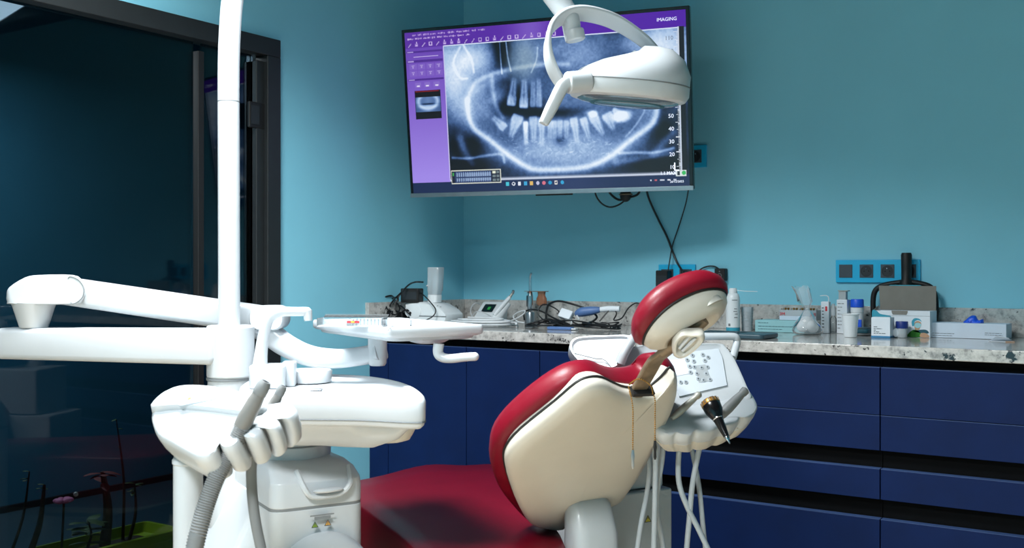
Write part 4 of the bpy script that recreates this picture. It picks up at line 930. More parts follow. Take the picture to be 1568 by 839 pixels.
def hose_thing():
    # handpieces resting in the ledge, each with its own hose
    def hp(name, label, hose, r=.0068):
        s = thing(name, label, 'handpiece', hose[0], 'handpieces on the delivery unit'); b = MB(); b.tube(hose, r, 10, 8); b.build('hose', 'hose_pale', s); return s
    z = 2.56
    s = hp('dental_handpiece', 'pale handpiece lying leftmost on the delivery unit ledge', [P(1016, 656, z), P(1014, 700, z), P(1008, 740, z), P(1006, 780, z+.01), P(1014, 830, z+.02), P(1024, 890, z+.03)])
    a, c = P(1034, 636, z-.06), P(1069, 605, z-.04); f = axfr(a, c-a); L = (c-a).length
    b = MB(); b.lathe([(.006, -.012), (.0085, 0), (.0095, L*.3), (.0078, L*.75), (.0065, L*.9), (.0085, L*.93), (.0085, L*1.05), (.005, L*1.1)], f, 16); b.build('body', 'pearl', s, angle=50)
    s = hp('dental_handpiece', 'grey blue handpiece at the right end of the delivery unit ledge', [P(1078, 656, z), P(1068, 700, z), P(1060, 745, z), P(1056, 790, z), P(1051, 850, z), P(1048, 930, z)])
    a, c = P(1106, 634, z-.06), P(1141, 598, z-.04); f = axfr(a, c-a); L = (c-a).length
    b = MB(); b.lathe([(.008, -.014), (.0115, 0), (.013, L*.25), (.0115, L*.6), (.009, L*.85), (.0105, L*.9), (.0105, L*1.02), (.006, L*1.06)], f, 16); b.build('body', 'hose_grey', s, angle=50)
    s = hp('scaler_handpiece', 'black pointed handpiece with a gold ribbed end on the delivery unit', [P(1044, 660, z), P(1039, 700, z+.01), P(1040, 740, z+.01), P(1052, 775, z), P(1072, 815, z-.01), P(1092, 860, z-.02), P(1110, 920, z-.02)])
    a, c = P(1090, 622, z-.09), P(1117, 678, z-.15); f = axfr(a, c-a); L = (c-a).length
    b = MB(); b.lathe([(.020, -.006), (.0225, .0), (.021, L*.14), (.016, L*.26), (.0125, L*.34)], f, 24); b.build('grip', 'black_gloss', s, angle=50)
    b = MB(); b.lathe([(.019, -.016), (.0215, -.013), (.0220, -.005), (.020, -.003)], f, 24); g = b.build('gold_end', 'gold', s, angle=40)
    b = MB()
    for k in range(14):
        a_ = 2*math.pi*k/14; b.box(Fr(f(0, 0, -.009), f.ex*math.cos(a_)+f.ey*math.sin(a_), f.ey*math.cos(a_)-f.ex*math.sin(a_), f.ez), .0212, .0232, -.002, .002, -.005, .004)
    b.build('gold_rib', 'bronze', g)
    b = MB(); b.lathe([(.0128, L*.34), (.0130, L*.36), (.0118, L*.37)], f, 20); b.build('ring', 'chrome', s)
    b = MB(); b.lathe([(.0118, L*.37), (.0095, L*.62), (.0065, L*.84)], f, 20); b.build('nose', 'black_gloss', s)
    b = MB(); b.lathe([(.006, L*.84), (.0058, L*.90), (.0028, L*.94), (.0016, L*1.02)], f, 14); b.build('tip', 'chrome', s)
    hp('air_hose', 'pale hose second from the left under the delivery unit', [P(1002, 655, z-.02), P(1004, 700, z-.02), P(1003, 760, z-.02), P(1001, 850, z-.02), P(1000, 940, z-.02)], .0066)['category'] = 'hose'
    hp('air_hose', 'pale hose crossing behind the others below the black handpiece', [P(1052, 660, z+.06), P(1062, 700, z+.05), P(1071, 750, z+.04), P(1076, 800, z+.04), P(1082, 860, z+.04), P(1086, 930, z+.03)], .0062)['category'] = 'hose'
    hp('air_hose', 'grey hose leftmost beside the chair back over the floor box', [P(993, 690, z+.04), P(995, 720, z+.03), P(990, 760, z+.03), P(982, 800, z+.02), P(974, 860, z+.02), P(970, 940, z+.02)], .0064)['category'] = 'hose'
hose_thing()

# ------------------------------------------------------------------ things on the worktop
def wx(px, y): return ony(px, 500, y).x
def wz(px, py, y): return ony(px, py, y).z
def label_lines(par, x0, x1, y, zs, m='ink', hh=.0016, gap=None):
    """thin printed lines on a face that looks towards the room"""
    b = MB(); rn = random.Random(int(x0*1e4))
    for z, k in zs:
        x = x0; e = x0+(x1-x0)*k
        while x < e-.001:
            w_ = min(rn.uniform(.004, .014), e-x); b.box(WF, x, x+w_, y-.0005, y, z, z+hh); x += w_+.0022
    return b.build('printed_lines', m, par)
def card_box(name, label, cat, px0, px1, pyt, y, depth, m, z0=CT, lines=True, grp=None, top=None):
    x0, x1 = wx(px0, y), wx(px1, y); z1 = wz((px0+px1)/2, pyt, y) if top is None else top
    t = thing(name, label, cat, ((x0+x1)/2, y+depth/2, z0), grp)
    b = MB(); b.box(WF, x0, x1, y, y+depth, z0+.0005, z1); b.build('carton', m, t, .0015)
    b = MB(); b.box(WF, x0+.003, x1-.003, y+.003, y+depth*.5, z1, z1+.0008); b.build('lid_flap', m, t)
    return t, x0, x1, z1
# -- spray can
def spray():
    y = -.20; xc = wx(1122.5, y); zt = wz(1122, 441, y)
    t = thing('spray_can', 'tall white spray can with teal base and thin straw nozzle', 'spray can', (xc, y, CT)); f = Fr((xc, y, CT)); H = zt-CT
    r = (wx(1133, y)-wx(1112, y))/2*.95
    b = MB(); b.lathe([(r*.97, .0), (r, .004), (r, H*.10)], f, 28); b.build('base_band', 'teal_card', t)
    b = MB(); b.lathe([(r, H*.10), (r, H*.72), (r*.97, H*.78), (r*.80, H*.86), (r*.62, H*.88)], f, 28); can = b.build('can', 'bright_white', t, angle=50)
    b = MB(); b.lathe([(r*.60, H*.87), (r*.62, H*.90), (r*.55, H*.985), (r*.4, H)], f, 20); b.build('cap', 'white_matte', t, angle=50)
    b = MB(); b.tube([f(r*.5, 0, H*.95), f(r*2.0, .0, H*.93), f(r*3.7, .0, H*.925)], .0011, 6, 4); b.build('straw', 'white_matte', t)
    b = MB()
    for z, a0, a1 in ((.72, -1.3, -.5), (.52, -1.0, -.6), (.46, -1.1, -.6), (.40, -.9, -.5), (.32, -1.0, -.5)):
        for k in range(8): 
            a = a0+(a1-a0)*k/8; p = f(r*1.004*math.cos(a), r*1.004*math.sin(a), H*z); b.box(Fr(p, V((-math.sin(a), math.cos(a), 0)), V((math.cos(a), math.sin(a), 0)), UP), -.001, .0012, -.0004, .0003, 0, .0022)
    b.build('printed_lines', 'ink', can)
    a = -1.75; p = f(r*math.cos(a), r*math.sin(a), H*.13); b = MB(); b.box(Fr(p, V((-math.sin(a), math.cos(a), 0)), V((math.cos(a), math.sin(a), 0)), UP), -.004, .004, -.0004, .0004, 0, .009); b.build('code_patch', 'hose_grey', can)
spray()
# -- clear measuring cup stack
def clear_cup():
    y = -.15; xc = wx(1144, y); zt = wz(1144, 470, y); f = Fr((xc, y, CT)); H = zt-CT; r = (wx(1153, y)-wx(1135, y))/2
    t = thing('plastic_cup', 'clear ribbed plastic cup beside the spray can', 'cup', (xc, y, CT))
    b = MB(); b.lathe([(r*.86, .001), (r*.86, H*.0+.003), (r*1.0, H), (r*.96, H), (r*.82, .006), (.003, .006)], f, 24); b.build('cup_wall', 'frosted_plastic', t)
    for k in range(6): b = MB(); b.tube([f(r*(.9+.016*k)*math.cos(a*.3927), r*(.9+.016*k)*math.sin(a*.3927), H*(.2+k*.12)) for a in range(16)], .0009, 5, 1, closed=True); b.build('rib', 'grey_white', t)
clear_cup()
# -- light blue carton and ampoule box on top
t, x0, x1, z1 = card_box('carton', 'long pale blue carton behind the cotton bag', 'box', 1156, 1232, 491, -.17, .12, 'pale_blue_card')
label_lines(t, x0+.012, x1-.02, -.1705, ((CT+.020, .9), (CT+.032, .25), (CT+.010, .6)), 'teal_dark')
def ampoules():
    y = -.14; x0, x1 = wx(1193, y), wx(1250, y); z0 = z1+.0012
    t = thing('ampoule_box', 'clear box of brass-capped vials with red marks on the pale blue carton', 'box', ((x0+x1)/2, y+.03, z0))
    h = wz(1220, 472, y)-z0
    b = MB(); b.box(WF, x0, x1, y, y+.06, z0, z0+.002); b.box(WF, x0, x1, y, y+.0015, z0+.002, z0+h*.85); b.box(WF, x0, x1, y+.0585, y+.06, z0+.002, z0+h*.85); b.box(WF, x0, x0+.0015, y+.0015, y+.0585, z0+.002, z0+h*.85); b.box(WF, x1-.0015, x1, y+.0015, y+.0585, z0+.002, z0+h*.85); b.build('tray_wall', 'frosted_plastic', t)
    b = MB(); b.box(WF, x0+.002, x1-.002, y-.001, y, z0+h*.02, z0+h*.36); b.build('paper_band', 'pale_card', t)
    n = 13
    for k in range(n):
        f = Fr((x0+.006+(x1-x0-.012)*k/(n-1), y+.022, z0+.003)); b = MB(); b.lathe([(.0036, 0), (.0036, h*.70), (.002, h*.78)], f, 10); v_ = b.build('vial', 'clear_plastic', t)
        b = MB(); b.lathe([(.0026, h*.76), (.0040, h*.80), (.0042, h*.92), (.003, h*.95)], f, 10); b.build('cap', 'gold' if k % 3 else 'cream', v_)
    for xx in (x0+.012, x1-.012): text('3M', Fr((xx, y-.0014, z0+h*.50), V((1, 0, 0)), V((0, 0, 1)), V((0, -1, 0))), .016, 'red_print', t)
ampoules()
# -- cotton in a twisted plastic bag
def cotton_bag():
    y = -.235; xc = wx(1236, y); f = Fr((xc, y, CT)); s_ = (wx(1258, y)-wx(1213, y))/2
    zn = wz(1236, 474, y)-CT; zt = wz(1225, 441, y)-CT
    t = thing('cotton_bag', 'twisted clear plastic bag full of white cotton balls', 'bag', (xc, y, CT))
    rn = random.Random(4)
    for k in range(9):
        a = k*2.4; rr_ = s_*.42*math.sqrt(k/9.); b = MB(); zc = .022+.018*(1-k/9.)*1.2; b.ball(f(rr_*math.cos(a)-.002, rr_*math.sin(a)*.8, zc), .020, 12, 8, (1.05, 1, .92)); b.build('cotton_ball', 'cotton', t)
    b = MB(); n = 28; rings = []
    for z, r, w in ((.0015, .75, .08), (.006, 1.0, .10), (.016, 1.04, .08), (.030, .92, .08), (.048, .62, .12), (zn-.010, .32, .2), (zn, .15, .2), (zn+.006, .17, .3), (zn+.016, .30, .35), (zn+.028, .44, .45), (zt, .52, .5)):
        off = -.020*max(0, (z-zn)/(zt-zn))
        rings.append([f(off+s_*r*(1+w*math.sin(5*2*math.pi*k/n+z*90)*.6+w*rn.uniform(-.4, .4))*math.cos(2*math.pi*k/n), s_*.8*r*(1+w*math.cos(4*2*math.pi*k/n+z*70)*.6)*math.sin(2*math.pi*k/n), z+(rn.uniform(-.008, .010) if z >= zt-.001 else 0)) for k in range(n)])
    b.loft(rings, (True, False)); b.build('bag_film', 'film', t, angle=80)
    b = MB(); b.tube([f(.004*math.cos(a), .004*math.sin(a), zn+.0005*a) for a in (0, 1, 2, 3, 4, 5, 6)], .002, 6, 3); b.build('twist', 'white_matte', t)
cotton_bag()
# -- tube carton with hooked strap
t, x0, x1, z1 = card_box('tube_carton', 'slim white carton with a red mark and bent white strip on top', 'box', 1257, 1269, 462, -.13, .025, 'white_card')
b = MB(); b.box(WF, x1-.012, x1-.005, -.1306, -.13, z1-.032, z1-.016); b.build('red_mark', 'red_print', t)
label_lines(t, x0+.004, x0+.012, -.1305, [(CT+.02+k*.011, .9) for k in range(7)], 'ink', .003)
b = MB(); b.tube([V((x1-.004, -.118, z1)), V((x1-.004, -.118, z1+.014)), V((x1-.012, -.118, z1+.021)), V((x0-.006, -.118, z1+.020))], .0015, 6, 4); b.build('bent_strip', 'white_matte', t)
# -- clear dropper bottle
def bottle_clear():
    y = -.12; xc = wx(1276, y); f = Fr((xc, y, CT)); H = wz(1276, 465, y)-CT; r = .011
    t = thing('spray_bottle', 'small clear bottle with white pump between two white bottles', 'bottle', (xc, y, CT))
    b = MB(); b.lathe([(r, .001), (r, H*.50), (r*.5, H*.58), (r*.5, H*.62)], f, 18); b.build('bottle_body', 'clear_plastic', t, angle=50)
    b = MB(); b.lathe([(r*.75, H*.60), (r*.75, H*.82), (r*.55, H*.86), (r*.5, H)], f, 16); b.build('pump_cap', 'frosted_plastic', t, angle=50)
bottle_clear()
# -- tall white bottle with square cap
t, x0, x1, z1 = card_box('tall_bottle', 'tall square white bottle with a silver square cap', 'bottle', 1281, 1297, 459, -.12, .045, 'white_card')
zc = wz(1289, 446, -.12); b = MB(); b.box(WF, x0+.004, x1-.006, -.112, -.088, z1, zc); b.build('square_cap', 'grey_white', t, .002)
b = MB(); b.box(WF, x0+.002, x1+.001, -.114, -.086, zc, zc+.003); b.build('cap_lid', 'pearl', t, .001)
label_lines(t, x0+.004, x1-.004, -.1205, [(CT+.018+k*.012, .3+.6*((k*7) % 5)/5) for k in range(8)], 'hose_grey', .0022)
# -- jar with bright blue lid
def blue_jar():
    y = -.10; xc = wx(1312.5, y); f = Fr((xc, y, CT)); H = wz(1312, 458, y)-CT; r = (wx(1322, y)-wx(1303, y))/2
    t = thing('lidded_jar', 'white plastic jar with a bright blue lid behind the paper cup', 'jar', (xc, y, CT))
    b = MB(); b.lathe([(r*.92, 0), (r, .004), (r, H*.58), (r*.9, H*.64)], f, 24); b.build('jar_body', 'white_matte', t, angle=50)
    b = MB(); b.lathe([(r*1.03, H*.62), (r*1.03, H*.76)], f, 24); b.build('collar', 'bright_white', t, .001)
    b = MB(); b.lathe([(r*1.04, H*.77), (r*1.06, H*.80), (r*1.04, H*.97), (r*.95, H)], f, 24); b.build('lid', 'blue_plastic', t, angle=50)
    b = MB(); b.box(Fr(f(r*.5, -r*.95, H*.18)), -.006, .010, -.004, .002, 0, H*.24); b.build('blue_tag', 'blue_plastic', t, .001)
blue_jar()
# -- dark glass dish
def dish():
    y = -.16; xc = wx(1321, y); f = Fr((xc, y, CT)); t = thing('glass_dish', 'small dark teal dish between paper cup and white carton', 'dish', (xc, y, CT))
    b = MB(); b.prism(rrect(.055, .07, .012, 4), f, .001, .007, .002); b.build('dish_base', 'hose_grey', t)
    b = MB(); b.prism(rrect(.052, .066, .012, 4), f, .0072, .022, .003); b.build('dish_body', 'teal_dark', t)
    b = MB(); b.prism(rrect(.050, .064, .012, 4), f, .0222, .026, .001); b.build('dish_cover', 'slate', t)
dish()
# -- paper cup
def paper_cup():
    y = -.30; xc = wx(1302, y); f = Fr((xc, y, CT)); H = wz(1302, 480, y)-CT; r = (wx(1316, y)-wx(1289, y))/2
    t = thing('paper_cup', 'white ribbed disposable cup in front of the white bottles', 'cup', (xc, y, CT))
    b = MB(); pr = [(r*.70, .001)]
    for k in range(13): z = H*(.06+.80*k/12); pr.append((r*(.72+.22*(.06+.80*k/12))+(.0004 if k % 2 else -.0002), z))
    pr += [(r*.95, H*.95), (r*.91, H*.95), (r*.70, .006), (.002, .006)]
    b.lathe(pr, f, 32); b.build('cup_wall', 'white_matte', t, angle=70)
    b = MB(); b.tube([f(r*.96*math.cos(a*.2618), r*.96*math.sin(a*.2618), H*.97) for a in range(24)], .0018, 8, 1, closed=True); b.build('rim', 'bright_white', t)
paper_cup()
# -- open mask box with raised grey lid
def mask_box():
    y = -.20; x0, x1 = wx(1336, y), wx(1424, y); zf = wz(1380, 476, y); zt = wz(1380, 442, y); dp = .10
    t = thing('mask_box', 'open white and teal face mask carton with its grey lid raised', 'box', ((x0+x1)/2, y+dp/2, CT))
    b = MB(); b.box(WF, x0, x1, y, y+.0015, CT+.001, zf); b.build('front_panel', 'white_card', t)
    b = MB(); b.box(WF, x0, x1, y+dp-.0015, y+dp, CT+.001, zf); b.box(WF, x0, x0+.0015, y+.0015, y+dp-.0015, CT+.001, zf); b.box(WF, x1-.0015, x1, y+.0015, y+dp-.0015, CT+.001, zf); b.box(WF, x0, x1, y, y+dp, CT+.0005, CT+.001); b.build('carton_shell', 'white_card', t)
    lf_ = Fr((0, y+dp-.002, zf), V((1, 0, 0)), V((0, -.10, .995)), V((0, -.995, -.10)))
    hh = (zt-zf)*1.12
    b = MB(); b.loft([[lf_(x0+.001, .0, z), lf_(x1-.001, 0, z), lf_(x1+.001, hh, z), lf_(x0-.002, hh, z)] for z in (0, .0018)]); ld_ = b.build('raised_lid', 'grey_card', t)
    b = MB(); b.loft([[lf_(x0+.03, hh+.0005, z), lf_(x1-.045, hh+.0005, z), lf_(x1-.05, hh+.003, z), lf_(x0+.036, hh+.003, z)] for z in (0, .0016)]); b.build('tuck_edge', 'teal_card', ld_)
    b = MB(); b.loft([[V((x0, y+.004, zf)), V((x0, y+.06, zf)), V((x0+.012, y+.03, zf+.016))], [V((x0+.0015, y+.004, zf)), V((x0+.0015, y+.06, zf)), V((x0+.0135, y+.03, zf+.016))]]); b.build('side_flap', 'grey_card', t)
    b = MB(); b.box(WF, x0, x1, y-.0004, y, zf-.016, zf-.0152); b.build('fold_line', 'hose_grey', t)
    ff = Fr((0, y-.0006, 0), V((1, 0, 0)), V((0, 0, 1)), V((0, -1, 0)))
    W = x1-x0; Hf = zf-CT
    def blot(name, pts, m, k, res=4):
        b = MB(); rg = sm2([(x0+W*a, CT+.001+Hf*c) for a, c in pts], res) if res else [(x0+W*a, CT+.001+Hf*c) for a, c in pts]
        b.loft([[ff(a, c, k*.0003-.0002) for a, c in rg], [ff(a, c, k*.0003) for a, c in rg]]); return b.build(name, m, t)
    blot('thumb_cut', [(.34, .93), (.36, .84), (.6, .84), (.62, .93), (.62, .998), (.34, .998)], 'grey_card', 1, 0)
    blot('printed_corner', [(0, .62), (.0, .99), (.08, .97), (.14, .86), (.30, .80), (.32, .74), (.12, .72), (.05, .62)], 'teal_card', 1)
    blot('printed_cap', [(.70, .42), (.69, .60), (.74, .72), (.82, .70), (.86, .60), (.80, .66), (.74, .60), (.735, .46)], 'teal_card', 2)
    blot('printed_face', [(.74, .34), (.74, .55), (.80, .62), (.85, .55), (.84, .42), (.82, .30), (.80, .2), (.76, .22)], 'skin_print', 1)
    blot('printed_mask', [(.745, .40), (.75, .52), (.80, .55), (.85, .50), (.84, .40), (.79, .35)], 'pale_blue_card', 3)
    blot('printed_shirt', [(.615, .01), (.63, .12), (.70, .26), (.76, .28), (.82, .22), (.86, .10), (.84, .01)], 'green_print', 2, 3)
    blot('printed_scarf', [(.72, .24), (.90, .30), (.97, .24), (.97, .16), (.85, .17), (.76, .20)], 'teal_dark', 2)
    blot('printed_hand', [(.84, .01), (.84, .14), (.90, .18), (.97, .12), (.985, .01)], 'skin_print', 3, 2)
    blot('printed_wave', [(.30, .01), (.32, .12), (.38, .18), (.45, .12), (.47, .01)], 'teal_dark', 1, 3)
mask_box()
# -- small white carton with blue foot band
t, x0, x1, z1 = card_box('small_carton', 'small square white carton with a blue band along its foot', 'box', 1334, 1363, 486, -.29, .055, 'white_card')
b = MB(); b.box(WF, x0-.0003, x1+.0003, -.2906, -.23, CT+.0005, CT+.007); b.build('blue_band', 'blue_strip', t)
label_lines(t, x0+.008, x1-.008, -.2905, ((CT+.014, .9), (CT+.019, .4), (CT+.024, .15), (CT+.029, .6), (CT+.035, .25)))
# -- clear jar, navy lid
def navy_jar():
    y = -.24; xc = wx(1381, y); f = Fr((xc, y, CT)); H = wz(1381, 492, y)-CT; r = (wx(1390, y)-wx(1371, y))/2
    t = thing('specimen_jar', 'clear jar with a navy screw lid in front of the mask carton', 'jar', (xc, y, CT))
    b = MB(); b.lathe([(r*.80, .001), (r*.86, .004), (r*.92, H*.58), (r*.86, H*.60)], f, 24); b.build('jar_body', 'frosted_plastic', t, angle=50)
    b = MB(); b.lathe([(r*.98, H*.58), (r, H*.62), (r, H*.96), (r*.94, H)], f, 24); b.build('lid', 'navy_plastic', t, angle=50)
    b = MB(); b.ball(f(-r*.75, -r*.6, H*.32), .012, 14, 8, (1, .35, 1.2)); b.build('round_label', 'white_card', t)
navy_jar()
# -- long pale carton with blue glove peeking out
t, x0, x1, z1 = card_box('glove_carton', 'long pale white carton at the right end of the worktop', 'box', 1425, 1541, 495.5, -.17, .11, 'pale_card')
label_lines(t, x0+.006, x0+.075, -.1705, ((CT+.014, .95), (CT+.007, .85)), 'ink', .0012); label_lines(t, x1-.062, x1-.008, -.1705, ((CT+.019, .9), (CT+.013, .95)), 'ink', .0012)
def glove():
    y = -.12; zb = z1+.001; f = Fr((wx(1490, y), y, zb)); t = thing('rubber_glove', 'bright blue rubber glove poking out of the long pale carton', 'glove', f.o)
    b = MB(); b.loft([[f(x*k, yy, z*kz) for x, z in sm2([(-.028, .0), (-.020, .010), (-.006, .022), (.008, .023), (.014, .012), (.020, .006), (.030, .013), (.032, .002), (.030, 0), (.0, .0)], 3)] for yy, k, kz in ((-.022, .7, .6), (-.014, .95, .95), (0, 1, 1), (.014, .9, .8), (.022, .6, .5))]); b.build('palm', 'blue_plastic', t, angle=70)
    b = MB(); b.tube([f(-.020, -.008, .004), f(-.012, -.018, .006), f(-.002, -.022, .004)], .004, 8, 4); b.build('finger', 'blue_plastic', t)
    b = MB(); b.tube([f(.012, -.008, .006), f(.018, -.017, .006), f(.026, -.018, .003)], .0038, 8, 4); b.build('finger', 'blue_plastic', t)
glove()
def paper():
    y = -.27; c = V((wx(1533, y), y, CT)); f = yawfr(c, .15); t = thing('folded_paper', 'small folded white paper slip at the far right of the worktop', 'paper', c)
    b = MB(); b.loft([[f(-.036, -.018, k), f(.036, -.020, k), f(.034, .020, k), f(-.03, .022, k)] for k in (.0005, .0015)]); b.build('lower_leaf', 'white_card', t)
    b = MB(); b.loft([[f(-.030, .018, .0016+k), f(.030, .016, .0016+k), f(.020, -.010, .012+k), f(-.014, -.012, .017+k)] for k in (0, .0008)]); b.build('raised_leaf', 'white_card', t)
    b = MB(); b.box(f, .012, .037, -.022, -.019, .0005, .003); b.build('brown_edge', 'skin_print', t)
paper()
# -- dark tablet lying on the front of the worktop
def tablet():
    y = -.52; x0, x1 = wx(1090, y), wx(1181, y); f = Fr(((x0+x1)/2, y, CT)); t = thing('tablet', 'dark slate tablet lying flat on the worktop behind the rail', 'tablet', f.o)
    b = MB(); b.prism(rrect(x1-x0, .15, .015, 5), f, .001, .016, .004); b.build('case', 'slate', t, angle=50)
    b = MB(); b.prism(rrect((x1-x0)*.55, .12, .01, 5, -.06), f, .016, .0172, .0004); b.build('pad', 'socket_grey', t)
    b = MB()
    for i in range(9):
        for j in range(4): b.box(f, -.125+i*.015, -.114+i*.015, -.045+j*.024, -.028+j*.024, .0172, .0186)
    b.build('ridge', 'slate', t)
tablet()
# -- black hoop with handle leaning on the wall
def hoop():
    y = -.045
    t = thing('mirror_hoop', 'black hoop with a thick handle leaning against the wall behind the mask carton', 'hoop', (wx(1388, y), y, CT))
    def q(px, py, yy=y): return ony(px, py, yy)
    pts = [q(1340, 496), q(1337, 470), q(1339, 448), q(1350, 438), q(1375, 433), q(1390, 432), q(1408, 434), q(1425, 440), q(1432, 455), q(1433, 475), q(1431, 496)]
    b = MB(); b.tube(pts, .0095, 10, 5); b.build('frame', 'black', t)
    b = MB(); f = axfr(q(1388, 434), UP*1.0, V((1, 0, 0))); h_ = q(1388, 387).z-q(1388, 434).z; b.lathe([(.024, -.004), (.022, .006), (.0165, .014), (.017, h_*.5), (.0178, h_*.93), (.015, h_)], f, 20); b.build('handle', 'black', t, angle=50)
hoop()
# -- scaler base with water tank
def scaler():
    y = -.42; x0 = wx(630, y); f = yawfr((wx(662, y)+.0, y, CT), .06)
    t = thing('ultrasonic_scaler', 'white tabletop scaler with a translucent upright water tank', 'scaler', f.o)
    sc = 3.62/1605.
    KZ = 1.28
    side = sm2([(-.088, .064), (-.084, .050), (-.070, .024), (-.052, .010), (-.02, .006), (.085, .006), (.103, .014), (.106, .034), (.098, .040), (.086, .050), (.060, .060), (.035, .068), (-.03, .072), (-.06, .072), (-.084, .071)], 3)
    f.ez = UP*KZ
    def ring(y_, k=1.): return [f(x*(1 if k == 1 else .98), y_, z if k == 1 else .04+(z-.04)*k) for x, z in side]
    b = MB(); b.loft([ring(-.062, .86), ring(-.055), ring(.055), ring(.062, .86)]); bd = b.build('body', 'bright_white', t, angle=45)
    b = MB(); b.loft([[f(-.05+x*k, -.060-zz, .044+z*k) for x, z in ell(.040, .024, 24)] for k, zz in ((1, 0), (.97, .004), (.6, .006), (.05, .006))]); b.build('front_cap', 'bright_white', t, angle=60)
    b = MB(); b.lathe([(.0055, 0), (.0055, .002), (.001, .002)], Fr(f(-.060, -.0665, .038), f.ex, UP, -f.ey), 16); b.build('port', 'black', t)
    for k in range(3): b = MB(); b.lathe([(.003, 0), (.003, .0015), (.001, .0018)], Fr(f(.045+k*.014, -.050, .064-.003*k), f.ex, f.ey, UP), 12); b.build('button', 'hose_grey', t)
    b = MB(); b.prism(rrect(.19, .124, .02, 4, .01), f, .001, .008, .002); b.build('foot', 'grey_white', t)
    b = MB(); b.box(f, -.02, .106, -.0635, -.06, .028, .031); b.build('body_groove', 'seam', t)
    b = MB(); b.prism(rrect(.046, .046, .010, 4, .003, .012), f, .070, .094, .002); b.build('tank_socket', 'bright_white', t)
    tb = [[f(.003+x*k+o, .012+yy*k, z) for x, yy in rrect(.052, .046, .008, 4)] for z, k, o in ((.094, .86, 0), (.104, .92, .001), (.108, 1., .002), (.178, 1.06, .006), (.180, 1.02, .006))]
    b = MB(); b.loft(tb); b.build('water_tank', 'frosted_plastic', t, angle=50)
    b = MB(); b.ball(f(-.017, -.012, .122), .004, 8, 6); b.build('tank_stud', 'white', t)
scaler()
# -- endo motor with screen and handpiece in its cradle
def endo():
    y = -.16; xc = wx(750, y); f = yawfr((xc, y, CT), -.05)
    t = thing('endo_motor', 'white wedge shaped motor unit with small dark screen and handpiece rest', 'dental motor', f.o)
    wd = .105
    prof = [(-.055, .003), (-.055, .012), (.018, .083), (.030, .088), (.052, .084), (.055, .003)]
    def pr(x, k=1.): return [f(x, yy, z) for yy, z in prof]
    b = MB(); b.loft([pr(-wd/2), pr(wd/2)]); b.build('housing', 'bright_white', t, .006, 3)
    sl = V((0, .073, .071)).normalized(); ez = f.ey*sl.y+UP*sl.z; nn = (f.ex.cross(ez)); nn = nn if nn.z > 0 else -nn
    sf = Fr(f(.0, -.055, .012), f.ex, ez, nn)
    b = MB(); b.box(sf, -.030, .028, .048, .092, .001, .003); sc = b.build('screen', 'lcd_dark', t, .001)
    b = MB(); b.box(sf, -.004, .010, .060, .076, .003, .0034); b.build('reading', 'lcd_green', sc)
    b = MB(); b.box(sf, -.012, .022, .010, .013, .001, .002); b.build('printed_name', 'hose_grey', t)
    b = MB(); b.tube([f(.055, -.045, .010), f(.068, -.01, .05), f(.082, .015, .085)], [.022, .019, .015], 14, 5); b.build('cradle', 'bright_white', t)
    h = thing('contra_angle', 'small white motor handpiece resting on the dark screen unit', 'handpiece', f(.085, .0, .08))
    b = MB(); b.tube([f(.060, -.048, .034), f(.078, -.015, .075), f(.094, .012, .108)], [.009, .0095, .0075], 14, 5); b.build('grip', 'bright_white', h)
    b = MB(); b.tube([f(.094, .012, .108), f(.100, .020, .122)], [.006, .005], 10, 1); b.build('neck', 'pearl', h)
    b = MB(); b.lathe([(.005, -.008), (.006, -.004), (.006, .008), (.004, .010)], axfr(f(.103, .022, .128), V((.3, 0, 1))), 12); b.build('head', 'chrome', h)
    for k, off in enumerate((0, .012)):
        pts = [f(.055, -.04, .02+off), f(.03, -.075, .045+off), f(.0, -.085, .05+off*.5), f(-.03, -.08, .03), f(-.04, -.085, .006), f(0, -.10, .005)]
        if k == 0: cb = thing('white_cable', 'thin white cord looping over the front of the screen unit', 'cord', f(0, -.08, 0)); b = MB(); b.tube(pts, .0022, 7, 8); b.build('cord', 'cable_white', cb)
endo()
# -- curing light on its stand with orange shield
def curing():
    y = -.12; xc = wx(812, y); f = Fr((xc, y, CT)); H = wz(812, 418, y)-CT
    t = thing('curing_light', 'slim chrome curing light upright in its stand with orange shield', 'curing light', f.o)
    b = MB(); b.lathe([(.024, .001), (.024, .006), (.021, .040), (.019, .046), (.012, .048)], f, 28); b.build('stand', 'steel', t, angle=50)
    b = MB(); b.lathe([(.0105, .046), (.0125, .07), (.0120, H*.55), (.0085, H*.62), (.007, H*.64)], f, 20); bd = b.build('body', 'chrome', t, angle=50)
    b = MB(); b.box(f, -.0125, -.008, -.010, .0, .07, .115); b.build('grip_insert', 'black_gloss', bd, .001)
    b = MB(); b.ball(f(-.006, -.010, .128), .003, 8, 6); b.build('switch', 'hose_grey', bd)
    b = MB(); b.tube([f(0, 0, H*.63), f(0, 0, H*.85), f(.002, -.002, H*.95), f(.008, -.005, H)], [.0062, .0058, .005, .0045], 12, 6); b.build('light_guide', 'chrome', t)
    b = MB(); b.lathe([(.007, H*.635), (.026, H*.638), (.026, H*.645), (.007, H*.648)], f, 28); b.build('shield_disc', 'orange_shield', t)
    g = f(.042, .02, H*.64)
    b = MB(); b.box(Fr(g), -.034, .022, -.018, .018, -.002, .001); b.build('shield_arm', 'orange_shield', t)
    b = MB(); b.loft([[g+V((x*k, yy*k*.5, -z)) for x, yy in ell(.024, .024, 20)] for z, k in ((.002, .8), (.016, .7), (.03, 1.0), (.05, 1.05), (.058, .7))]); b.build('shield_cup', 'orange_shield', t, angle=60)
curing()
